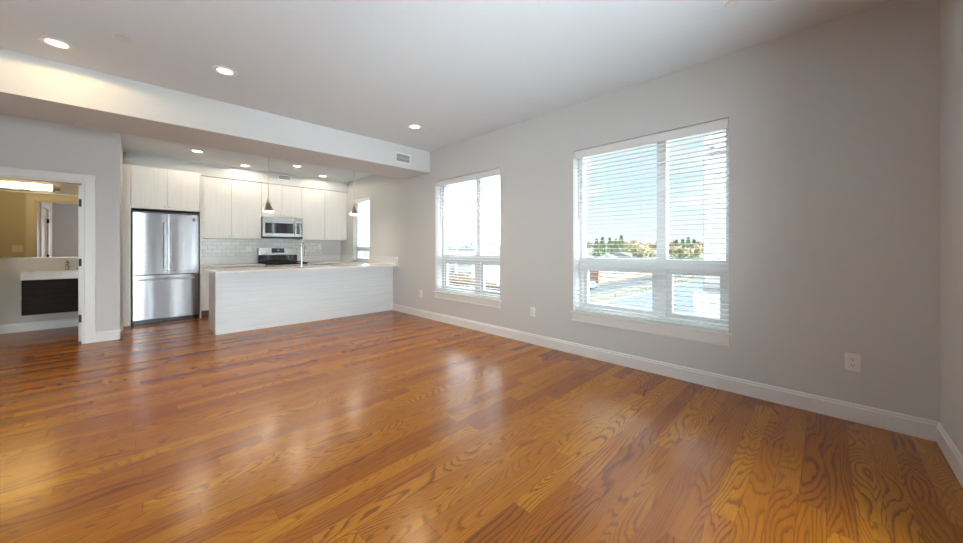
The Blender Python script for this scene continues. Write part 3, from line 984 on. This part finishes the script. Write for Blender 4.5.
obj('spout', neck, 'chrome', fa)
e0 = fc + dv * 0.162 + Vector((0, 0, top - 0.125))
obj('spray_head', lambda bm: tube(bm, [e0, e0 + dv * 0.006 + Vector((0, 0, -0.03)), e0 + dv * 0.016 + Vector((0, 0, -0.10))], [0.0135, 0.017, 0.019], 14), 'chrome', fa)
obj('lever', lambda bm: tube(bm, [fc + Vector((0.018, -0.004, 0.065)), fc + Vector((0.05, -0.012, 0.07)), fc + Vector((0.11, -0.02, 0.085))], [0.014, 0.012, 0.007], 10), 'hinge', fa)

# backsplash tile
struct('trim_5', boxes((0.662 * H, 2.555 * H, YB - 0.010, YB - 0.0005, UP - 0.002, ZU0 + 0.01), (RX0, RX1, YB - 0.010, YB - 0.0005, CT - 0.1, UP)), 'tile', loc=(0, YB, 0))


def back_plate(x, z, w_, label):
    o = thing('switch_plate', label, 'switch plate', (x, YB - 0.010, z), 'plates on the tile backsplash')
    obj('cover_plate', bx(x - w_ / 2, x + w_ / 2, YB - 0.017, YB - 0.010, z - 0.06, z + 0.06), 'plate', o, bevel=0.003)
    n = max(1, round(w_ / 0.055) - 0)
    for i in range(n):
        xx = x + (i - (n - 1) / 2) * 0.046
        obj('rocker', bx(xx - 0.015, xx + 0.015, YB - 0.020, YB - 0.015, z - 0.032, z + 0.032), 'plate', o, bevel=0.002)


back_plate(1.352 * H, 0.985 * H, 0.115, 'white double switch plate on the tiles left of the range')
back_plate(2.515 * H, 1.02 * H, 0.075, 'white outlet plate at the right end of the tile backsplash')

# ------------------------------------------------------------------ range
rg = thing('range', 'freestanding stainless and black gas range under the microwave', 'range', ((RX0 + RX1) / 2, 6.7 * H, 0))
ry = 6.36 * H
obj('body', boxes((RX0 + 0.002, RX1 - 0.002, ry + 0.03, YB - 0.03, 0.06, CT - 0.012), (RX0 + 0.03, RX1 - 0.03, ry + 0.06, YB - 0.05, 0, 0.06)), 'black', rg)
obj('cooktop', bx(RX0 + 0.002, RX1 - 0.002, ry + 0.005, YB - 0.09, CT - 0.012, CT + 0.006), 'blackglass', rg, bevel=0.003)
od = obj('oven_door', bx(RX0 + 0.006, RX1 - 0.006, ry, ry + 0.03, 0.24, CT - 0.12), 'steel', rg, bevel=0.004)
obj('window', bx(RX0 + 0.12, RX1 - 0.12, ry - 0.002, ry + 0.004, 0.36, CT - 0.22), 'blackglass', od)
obj('handle', lambda bm: bar_handle(bm, (RX0 + 0.06, ry, CT - 0.155), (RX1 - 0.06, ry, CT - 0.155), (0, -0.05, 0)), 'steelflat', od)
obj('drawer', bx(RX0 + 0.006, RX1 - 0.006, ry, ry + 0.03, 0.07, 0.23), 'steel', rg, bevel=0.004)
obj('control_panel', bx(RX0 + 0.004, RX1 - 0.004, ry - 0.004, ry + 0.03, CT - 0.11, CT - 0.014), 'steelflat', rg, bevel=0.004)
for i in range(5):
    x = RX0 + (RX1 - RX0) * (i + 0.7) / 5.4
    obj('knob', lambda bm: lathe(bm, (x, ry - 0.004, CT - 0.062), [(0.022, 0), (0.022, -0.02), (0.018, -0.026)], 18, 'y'), 'black', rg)
bgd = obj('backguard', boxes((RX0 + 0.004, RX1 - 0.004, YB - 0.095, YB - 0.032, CT - 0.012, 0.876 * H)), 'blackglass', rg, bevel=0.004)
obj('control_face', bx(RX0 + 0.003, RX1 - 0.003, YB - 0.105, YB - 0.03, 0.876 * H, 1.0 * H), 'steelflat', rg, bevel=0.006)
ds = obj('display', bx(RX0 + 0.25, RX1 - 0.27, YB - 0.108, YB - 0.10, 0.915 * H, 0.993 * H), 'blackglass', rg)
obj('clock_digits', boxes(((RX0 + RX1) / 2 - 0.02, (RX0 + RX1) / 2 - 0.006, YB - 0.1095, YB - 0.107, 0.95 * H, 0.966 * H),
                          ((RX0 + RX1) / 2 + 0.0, (RX0 + RX1) / 2 + 0.014, YB - 0.1095, YB - 0.107, 0.95 * H, 0.966 * H)), 'steelflat', ds)


def grate(bm, x0, x1):
    y0, y1 = ry + 0.05, YB - 0.13
    z = CT + 0.034
    s = 0.007
    for x in (x0, (x0 + x1) / 2, x1):
        box(bm, x - s, x + s, y0, y1, z - 0.012, z)
    for k in range(5):
        y = y0 + (y1 - y0) * k / 4
        box(bm, x0, x1, y - s, y + s, z - 0.012, z)
    for x in (x0, x1):
        for y in (y0, y1):
            box(bm, x - s, x + s, y - s, y + s, CT + 0.006, z)


obj('grate', lambda bm: grate(bm, RX0 + 0.05, RX0 + 0.37), 'iron', rg)
obj('grate', lambda bm: grate(bm, RX1 - 0.37, RX1 - 0.05), 'iron', rg)
for x in (RX0 + 0.21, RX1 - 0.21):
    for y in (ry + 0.17, YB - 0.25):
        obj('burner', lambda bm: lathe(bm, (x, y, CT + 0.006), [(0.05, 0), (0.05, 0.008), (0.036, 0.010), (0.036, 0.016), (0.03, 0.018)], 20), 'iron', rg)

# ------------------------------------------------------------------ microwave
mw = thing('microwave', 'stainless over-the-range microwave with dark window', 'microwave', ((RX0 + RX1) / 2, 6.7 * H, 1.165 * H))
my = 6.60 * H
mz0, mz1 = 1.165 * H, 1.524 * H
mx0, mx1 = RX0 + 0.004, RX1 - 0.002
obj('body', bx(mx0 + 0.002, mx1 - 0.002, my + 0.03, YB - 0.001, mz0 + 0.004, mz1 - 0.002), 'black', mw)
md = obj('door', lambda bm: holed(bm, 'y', (mx0, mx1 - 0.155, mz0 + 0.035, mz1), [(mx0 + 0.045, mx1 - 0.185, mz0 + 0.105, mz1 - 0.125)], my, my + 0.028), 'steelflat', mw, bevel=0.003)
obj('window', bx(mx0 + 0.045, mx1 - 0.185, my + 0.004, my + 0.02, mz0 + 0.105, mz1 - 0.125), 'blackglass', md)
obj('handle', lambda bm: bar_handle(bm, (mx1 - 0.168, my, mz0 + 0.08), (mx1 - 0.168, my, mz1 - 0.07), (0, -0.035, 0), 0.010), 'steelflat', md)
cp = obj('control_panel', bx(mx1 - 0.153, mx1, my, my + 0.028, mz0 + 0.035, mz1), 'steelflat', mw, bevel=0.003)
obj('keypad', bx(mx1 - 0.143, mx1 - 0.012, my - 0.002, my + 0.004, mz0 + 0.095, mz1 - 0.10), 'blackglass', cp)
obj('display', bx(mx1 - 0.135, mx1 - 0.06, my - 0.003, my + 0.001, mz1 - 0.145, mz1 - 0.115), 'display', cp)
obj('buttons', lambda bm: [box(bm, mx1 - 0.045 + 0.0, mx1 - 0.022, my - 0.003, my + 0.001, mz0 + 0.11 + k * 0.035, mz0 + 0.128 + k * 0.035) for k in range(4)], 'steelflat', cp)
obj('vent_grille', bx(mx0, mx1, my + 0.004, my + 0.03, mz0, mz0 + 0.033), 'black', mw)


# ------------------------------------------------------------------ pendants
def pendant(x, y, zb, label):
    p = thing('pendant_lamp', label, 'pendant lamp', (x, y, ZK), 'pendants over the peninsula')
    hh = 0.21
    obj('canopy', lambda bm: lathe(bm, (x, y, ZK), [(0.06, 0), (0.06, -0.012), (0.05, -0.022), (0.008, -0.026)], 28), 'nickel', p)
    obj('rod', lambda bm: tube(bm, [(x, y, ZK - 0.02), (x, y, zb + hh - 0.01)], 0.0050, 8), 'nickel', p)
    prof = [(0.004, hh), (0.014, hh - 0.004), (0.014, hh - 0.022), (0.021, hh - 0.026), (0.021, hh - 0.060), (0.030, hh - 0.066), (0.032, hh - 0.085), (0.046, 0.085), (0.066, 0.045), (0.085, 0.018), (0.092, 0.004), (0.092, 0.0),
            (0.089, 0.002), (0.082, 0.018), (0.063, 0.044), (0.043, 0.084), (0.028, hh - 0.088), (0.006, hh - 0.09)]
    sh = obj('shade', lambda bm: lathe(bm, (x, y, zb), prof, 36), 'nickel', p)
    obj('collar_ring', lambda bm: lathe(bm, (x, y, zb), [(0.0305, 0.128), (0.036, 0.131), (0.036, 0.136), (0.0305, 0.139)], 28), 'nickel', sh)
    obj('diffuser', lambda bm: lathe(bm, (x, y, zb), [(0.060, 0.035), (0.078, 0.012), (0.078, -0.004), (0.062, -0.016), (0.035, -0.023), (0.006, -0.025)], 28), 'bulb', p)
    ld = bpy.data.lights.new('bulb_light', 'AREA')
    ld.shape = 'DISK'
    ld.size = 0.12
    ld.energy = 2.5
    ld.color = WARMK
    lo = bpy.data.objects.new('bulb_light', ld)
    COL.objects.link(lo)
    lo.parent = p
    lo.location = (0, 0, zb - 0.030 - ZK)


pendant(1.228 * H, 5.2 * H, 1.487 * H, 'brushed nickel bell pendant hanging left, in front of the microwave')
pendant(2.395 * H, 5.2 * H, 1.527 * H, 'brushed nickel bell pendant hanging right, in front of the kitchen window')

# ------------------------------------------------------------------ bathroom
VY = 6.43 * H
vx0, vx1 = -0.929 * H, -0.262 * H
va = thing('bathroom_vanity', 'dark wood wall-hung vanity with thick white basin top in the bathroom', 'vanity', ((vx0 + vx1) / 2, VY + 0.2, 0.285))
obj('carcass', bx(vx0 + 0.012, vx1 - 0.012, VY + 0.03, YBB - 0.001, 0.232 * H, 0.632 * H), 'wenge', va)
for z0, z1 in ((0.232 * H, 0.434 * H), (0.440 * H, 0.628 * H)):
    obj('drawer', bx(vx0 + 0.010, vx1 - 0.010, VY + 0.010, VY + 0.03, z0, z1), 'wenge', va, bevel=0.002)


def vtop(bm):
    holed(bm, 'z', (vx0, vx1, VY, YBB - 0.001), [(vx0 + 0.10, vx1 - 0.10, VY + 0.05, YBB - 0.12)], 0.632 * H, 0.722 * H)
    box(bm, vx0 + 0.10, vx1 - 0.10, VY + 0.05, YBB - 0.12, 0.632 * H, 0.65 * H)


obj('basin_top', vtop, 'sinkwhite', va, bevel=0.006)
bf = Vector((-0.615 * H, YBB - 0.065, 0.722 * H))
bfa = thing('bathroom_faucet', 'small chrome single-lever faucet on the vanity basin below the mirror', 'faucet', bf)
obj('body', lambda bm: lathe(bm, bf, [(0.026, 0), (0.026, 0.006), (0.020, 0.01), (0.020, 0.10), (0.022, 0.105), (0.022, 0.115)], 20), 'chrome', bfa)
obj('spout', lambda bm: tube(bm, [bf + Vector((0, 0, 0.07)), bf + Vector((0, -0.06, 0.085)), bf + Vector((0, -0.115, 0.075))], [0.014, 0.012, 0.011], 12), 'chrome', bfa)
obj('lever', lambda bm: tube(bm, [bf + Vector((0, 0, 0.115)), bf + Vector((0, 0.0, 0.130)), bf + Vector((0, -0.07, 0.145))], [0.016, 0.012, 0.007], 12), 'chrome', bfa)

mi_ = thing('wall_mirror', 'wide frameless mirror above the bathroom vanity', 'mirror', (-0.8 * H, YBB, 0.88 * H))
obj('glass', bx(-1.45 * H, -0.262 * H, YBB - 0.008, YBB - 0.0045, 0.884 * H, 1.665 * H), 'mirror', mi_)
obj('backing', bx(-1.452 * H, -0.260 * H, YBB - 0.0045, YBB - 0.0002, 0.880 * H, 1.669 * H), 'nickel', mi_)

vl = thing('vanity_light', 'lit horizontal tube vanity light with chrome ends above the mirror', 'wall light', (-1.0 * H, YBB, 1.735 * H))
ly, lz = YBB - 0.10, 1.735 * H
lx0, lx1 = -1.32 * H, -0.715 * H
obj('backplate', bx(lx0 + 0.2, lx1 - 0.2, YBB - 0.03, YBB - 0.0002, lz - 0.055, lz + 0.055), 'chrome', vl, bevel=0.006)
obj('tube_glass', lambda bm: lathe(bm, (0, ly, lz), [(0.050, lx0), (0.050, lx1)], 28, 'x'), 'tube', vl)
for s, xe in ((-1, lx0), (1, lx1)):
    obj('end_cap', lambda bm: lathe(bm, (xe, ly, lz), [(0.055, -0.012 * s), (0.055, 0.006 * s), (0.035, 0.012 * s), (0.035, 0.05 * s), (0.042, 0.052 * s), (0.042, 0.06 * s)], 24, 'x'), 'chrome', vl)
    obj('bracket', lambda bm: tube(bm, [(xe + 0.03 * s, ly, lz), (xe + 0.03 * s, YBB, lz)], 0.012, 10), 'chrome', vl)
obj('accent_bars', lambda bm: [tube(bm, [(lx0, ly - 0.01, lz + q), (lx1, ly - 0.01, lz + q)], 0.006, 8) for q in (-0.054, 0.054)], 'chrome', vl)
for k in range(3):
    ld = bpy.data.lights.new('tube_light', 'POINT')
    ld.energy = LAMP_BATH / 3
    ld.color = (1.0, 0.66, 0.24)
    ld.shadow_soft_size = 0.04
    lo = bpy.data.objects.new('tube_light', ld)
    COL.objects.link(lo)
    lo.parent = vl
    lo.location = Vector((lx0 + (lx1 - lx0) * (k + 0.5) / 3, ly - 0.10, lz)) - WL[vl.name]

sp = thing('switch_plate', 'white double switch plate on the olive bathroom wall, seen in the mirror', 'switch plate', (-1.175 * H, YD2, 0.99 * H))
obj('cover_plate', bx(-1.175 * H - 0.058, -1.175 * H + 0.058, YD2, YD2 + 0.007, 0.99 * H - 0.06, 0.99 * H + 0.06), 'plate', sp, bevel=0.003)
for q in (-0.023, 0.023):
    obj('rocker', bx(-1.175 * H + q - 0.015, -1.175 * H + q + 0.015, YD2 + 0.006, YD2 + 0.010, 0.99 * H - 0.032, 0.99 * H + 0.032), 'plate', sp, bevel=0.002)

# ------------------------------------------------------------------ outdoors
G = -7.0        # street level, three floors down


def ray(u, Z):
    """plan position of something seen at picture column u at depth Z, used to lay out the street"""
    d_ = (u - 481.5) / 345.0
    return (0.7071 * Z * (1 + d_), 0.7071 * Z * (1 - d_))


st = struct('ground', bx(6.0, 900, -400, 900, G - 0.5, G), 'ground')
struct('ground_parking', bx(30, 150, -40, 23.3, G, G + 0.03), 'pavement')
struct('ground_road', bx(56, 140, 30.0, 35.0, G, G + 0.04), 'asphalt')

fe = thing('metal_fence', 'thin metal fence along the edge of the pale parking lot outside', 'fence', (60, 23.6, G))
obj('rails', lambda bm: [box(bm, 34, 96, 23.55, 23.62, G + z, G + z + 0.07) for z in (0.05, 1.1)], 'rail', fe)
obj('kerb', bx(34, 96, 23.3, 23.9, G, G + 0.16), 'rail', fe)
for i in range(14):
    x = 36 + i * 4.4
    obj('post', bx(x - 0.05, x + 0.05, 23.53, 23.64, G, G + (1.3 if i != 8 else 2.2)), 'rail', fe)

# low brick building
bb = thing('brick_building', 'low red brick building with a pale flat roof across the street', 'building', (90, 45, G))
obj('wall', bx(76, 112, 37.5, 62, G, -2.9), 'brick', bb)
obj('roof', bx(75.3, 112.6, 36.9, 62.6, -2.9, -2.45), 'roofpale', bb)
obj('garage_front', bx(75.8, 76.2, 44.5, 58, G, -3.4), 'stucco', bb)
for i in range(7):
    x = 80 + i * 4.4
    wf = obj('window', bx(x - 1.5, x + 1.5, 37.35, 37.55, -5.6, -3.6), 'stucco', bb)
    obj('pane', boxes((x - 1.3, x - 0.1, 37.3, 37.36, -5.4, -3.8), (x + 0.1, x + 1.3, 37.3, 37.36, -5.4, -3.8)), 'pane', wf)

# neighbouring pale tower close by on the right
nb = thing('apartment_tower', 'pale clad building filling the right edge of the large window', 'building', (16, -2, G))
obj('wall', bx(12.0, 26.0, -14, 2.60, G, 22), 'pink', nb)
obj('podium', bx(11.6, 26.0, -14, 2.76, G, -0.05), 'stucco', nb)


def text_obj(name, body, size, loc, parent, m):
    cu = bpy.data.curves.new(name, 'FONT')
    cu.body = body
    cu.size = size
    cu.extrude = 0.01
    o = bpy.data.objects.new(name, cu)
    cu.materials.append(M[m])
    COL.objects.link(o)
    bpy.context.view_layer.update()
    me = bpy.data.meshes.new_from_object(o.evaluated_get(bpy.context.evaluated_depsgraph_get()))
    bpy.data.objects.remove(o)
    o = bpy.data.objects.new(name, me)
    COL.objects.link(o)
    o.rotation_euler = (math.radians(90), 0, math.radians(-90))
    o.parent = parent
    o.location = Vector(loc) - WL[parent.name]
    return o


text_obj('sign_lettering', 'COUGH', 0.165, (11.985, 2.45, 3.96), nb, 'letter')
text_obj('sign_mark', 'ılı.', 0.16, (11.985, 2.42, 4.14), nb, 'letter')


# houses beyond the middle window
def house(label, x, y, rz, w_, dp, zw, zr, wallm, roofm, tower=False):
    o = thing('house', label, 'house', (x, y, G), 'houses across the street')
    L0 = WL[o.name]
    obj('wall', bx(x - w_ / 2, x + w_ / 2, y - dp / 2, y + dp / 2, G, zw), wallm, o)
    obj('roof', lambda bm: prism(bm, [(x - w_ / 2 - 0.4, zw), (x + w_ / 2 + 0.4, zw), (x, zr)], 'y', y - dp / 2 - 0.4, y + dp / 2 + 0.4), roofm, o)
    for sx in (-0.28, 0.28):
        for zz in (G + 1.2, G + 4.2):
            if zz + 1.4 < zw:
                wf = obj('window', bx(x + sx * w_ - 0.55, x + sx * w_ + 0.55, y - dp / 2 - 0.08, y - dp / 2 + 0.02, zz, zz + 1.5), 'stucco', o)
                obj('pane', bx(x + sx * w_ - 0.45, x + sx * w_ + 0.45, y - dp / 2 - 0.12, y - dp / 2 - 0.06, zz + 0.1, zz + 1.4), 'pane', wf)
    o.rotation_euler.z = rz
    return o


FACE = math.radians(-45)
hx, hy = ray(450.5, 98)
house('small far house with grey gable at left in the middle window', hx, hy, FACE, 2.6 * 1.4, 9, 0.7, 2.0, 'stucco', 'roofgrey')
hx, hy = ray(466.5, 84)
house('small far house with grey gable next to the window mullion', hx, hy, FACE, 4.0, 9, 0.7, 2.2, 'stucco', 'roofgrey')
hx, hy = ray(491, 68)
house('larger far house with wide pale grey gable in the right pane of the middle window', hx, hy, FACE, 7.5, 10, 0.0, 2.6, 'stucco', 'roofpale')
hx, hy = ray(607, 150)
house('white gabled house far off below the tree line in the large window', hx, hy, math.radians(-70), 11, 13, -4.0, -1.2, 'stucco', 'roofpale')
hx, hy = ray(622, 166)
house('low white roofed house far off, right of the white gabled house', hx, hy, math.radians(-75), 16, 14, -3.6, -0.8, 'stucco', 'roofpale')

hx, hy = ray(472.5, 112)
tw = thing('church_tower', 'pointed grey tower beside the mullion in the middle window', 'tower', (hx, hy, G))
obj('shaft', bx(hx - 1.1, hx + 1.1, hy - 1.1, hy + 1.1, G, 0.6), 'stucco', tw)
obj('spire', lambda bm: lathe(bm, (hx, hy, 0.6), [(1.5, 0), (1.0, 1.4), (0.08, 4.0)], 8, smooth=False), 'roofgrey', tw)


# parked cars
def car(label, x, y, rz, m):
    o = thing('car', label, 'car', (x, y, G + 0.04), 'parked cars outside')

    def body(bm):
        prism(bm, [(x - 2.2, G + 0.35), (x + 2.2, G + 0.35), (x + 2.25, G + 0.85), (x + 1.3, G + 1.0), (x + 0.7, G + 1.5), (x - 1.2, G + 1.5), (x - 1.9, G + 1.0), (x - 2.25, G + 0.9)], 'y', y - 0.85, y + 0.85)
    obj('body', body, m, o, bevel=0.08)
    obj('windows', lambda bm: prism(bm, [(x + 1.15, G + 1.02), (x + 0.64, G + 1.43), (x - 1.15, G + 1.43), (x - 1.7, G + 1.02)], 'y', y - 0.87, y + 0.87), 'pane', o)
    for a in (-1.35, 1.35):
        for b in (-0.78, 0.78):
            obj('wheel', lambda bm: lathe(bm, (x + a, y + b, G + 0.36), [(0.32, -0.1), (0.32, 0.1), (0.18, 0.11)], 16, 'y'), 'rubber', o)
    o.rotation_euler.z = rz


cx, cy = ray(590, 70)
car('dark blue car parked by the brick building', cx, cy, 0.1, 'carblue')
cx, cy = ray(496, 56)
car('pale car on the lot seen low in the right pane of the middle window', cx, cy, -0.5, 'carpaint')
cx, cy = ray(490, 49)
car('grey-blue car in front of the pale car, low in the middle window', cx, cy, -0.5, 'carblue')

# trees
rnd = random.Random(7)


def tree_mesh(name, kind, seed):
    r_ = random.Random(seed)
    bm = bmesh.new()
    Ht = 1.0
    if kind == 'conifer':
        tube(bm, [(0, 0, 0), (0, 0, Ht * 0.98)], [0.02, 0.003], 6)
        for i in range(1100):
            z = r_.random() ** 1.25 * 0.94 + 0.05
            rad = (1 - z) * 0.24 * (0.35 + 0.65 * r_.random()) * (0.8 + 0.35 * math.sin(z * 70))
            a = r_.random() * 6.283
            c_ = Vector((rad * math.cos(a), rad * math.sin(a), z))
            d_ = Vector((math.cos(a), math.sin(a), -0.35 + 0.3 * r_.random()))
            leaf(bm, c_, d_, 0.045, 0.022, r_)
    else:
        def branch(p, d_, ln, rad, depth):
            q = p + d_ * ln
            mid = p + d_ * ln * 0.5 + Vector((r_.uniform(-1, 1), r_.uniform(-1, 1), r_.uniform(-0.3, 1))) * ln * 0.06
            tube(bm, [p, mid, q], [rad, rad * 0.85, rad * 0.65], 5, cap=False)
            if depth == 0:
                for _ in range(7):
                    leaf(bm, p + d_ * ln * r_.uniform(0.4, 1.3) + Vector((r_.gauss(0, 1), r_.gauss(0, 1), r_.gauss(0, 1))) * 0.03,
                         Vector((r_.uniform(-1, 1), r_.uniform(-1, 1), r_.uniform(-0.2, 1))), 0.05, 0.010 if kind == 'bare' else 0.026, r_)
                return
            for _ in range(4 if depth > 1 else 4):
                nd_ = (d_ + Vector((r_.uniform(-1, 1), r_.uniform(-1, 1), r_.uniform(-0.35, 0.75))) * 0.85).normalized()
                branch(p + d_ * ln * r_.uniform(0.6, 1.0), nd_, ln * r_.uniform(0.6, 0.8), rad * 0.55, depth - 1)
        branch(Vector((0, 0, 0)), Vector((0, 0, 1)), 0.30, 0.022, 4)
    me = bpy.data.meshes.new(name)
    bm.to_mesh(me)
    bm.free()
    me.materials.append(M['bark'])
    me.materials.append(M[{'conifer': 'conifer', 'bare': 'twig', 'bud': 'bud'}[kind]])
    return me


def leaf(bm, c_, d_, ln, wd_, r_):
    d_ = d_.normalized()
    s_ = d_.cross(Vector((r_.uniform(-1, 1), r_.uniform(-1, 1), r_.uniform(-1, 1)))).normalized() * wd_
    vs = [bm.verts.new(c_ - s_), bm.verts.new(c_ + d_ * ln * 0.6 - s_ * 0.6), bm.verts.new(c_ + d_ * ln), bm.verts.new(c_ + s_)]
    bm.faces.new(vs).material_index = 1


TM = {k: [tree_mesh(k + '_tree', k, 10 + i) for i in range(2)] for k in ('conifer', 'bare', 'bud')}
NM = {'conifer': 'conifer_tree', 'bare': 'bare_tree', 'bud': 'budding_tree'}
LB = {'conifer': 'dark green conifer in the distant tree line outside the large window',
      'bare': 'bare brownish tree in the distant tree line outside the large window',
      'bud': 'yellowish budding tree in the distant tree line outside the large window'}


def tree(kind, u, Z, ht, wd=1.0, label=None, group=None):
    o = bpy.data.objects.new(NM[kind], TM[kind][rnd.randrange(2)])
    COL.objects.link(o)
    x, y = ray(u, Z)
    o.location = (x, y, G)
    o.scale = (ht * wd, ht * wd, ht)
    o.rotation_euler.z = rnd.random() * 6.28
    tag(o, label or LB[kind], 'tree', group or {'conifer': 'distant conifers', 'bare': 'distant bare trees', 'bud': 'distant budding trees'}[kind])


for k, u in enumerate(range(583, 716, 7)):
    Z = 268 + 17 * (k * 2 % 5)
    tree('bare', u + rnd.uniform(-2, 2), Z, rnd.uniform(13.5, 16.0) * Z / 255, 0.95)
for k, u in enumerate((597, 603, 609, 615, 621, 677, 683, 689, 695)):
    Z = 188 + 15 * (k * 2 % 5)
    tree('conifer', u + rnd.uniform(-1.5, 1.5), Z, rnd.uniform(12.5, 15.0) * Z / 200, 1.35)
for k, u in enumerate((634, 642, 672, 686, 701)):
    Z = 150 + 14 * (k * 2 % 3)
    tree('bud', u + rnd.uniform(-2, 2), Z, rnd.uniform(11, 13), 1.15)
tree('bud', 645, 110, 10.5, 1.1, 'yellowish leaning tree standing nearest in the left pane of the large window', 'nearer trees')
tree('bud', 681, 88, 5.5, 1.4, 'low yellow-brown tree behind the parking lot in the right pane of the large window', 'nearer trees')
tree('bare', 694, 96, 6.0, 1.4, 'low bare tree beside the pale building in the right pane of the large window', 'nearer trees')
for u, Z in ((440, 130), (452, 140), (460, 120), (476, 135), (489, 125), (503, 140)):
    tree('bare', u, Z, rnd.uniform(10, 12.5), 1.5, 'bare tree behind the houses outside the middle window', 'trees outside the middle window')
for u, Z in ((447, 62), (452, 55), (458, 60), (464, 54), (470, 61), (476, 56), (485, 45), (494, 42)):
    tree('bare', u, Z, rnd.uniform(4.2, 5.4), 1.5, 'low bare bush on the slope outside the middle window', 'bushes outside the middle window')
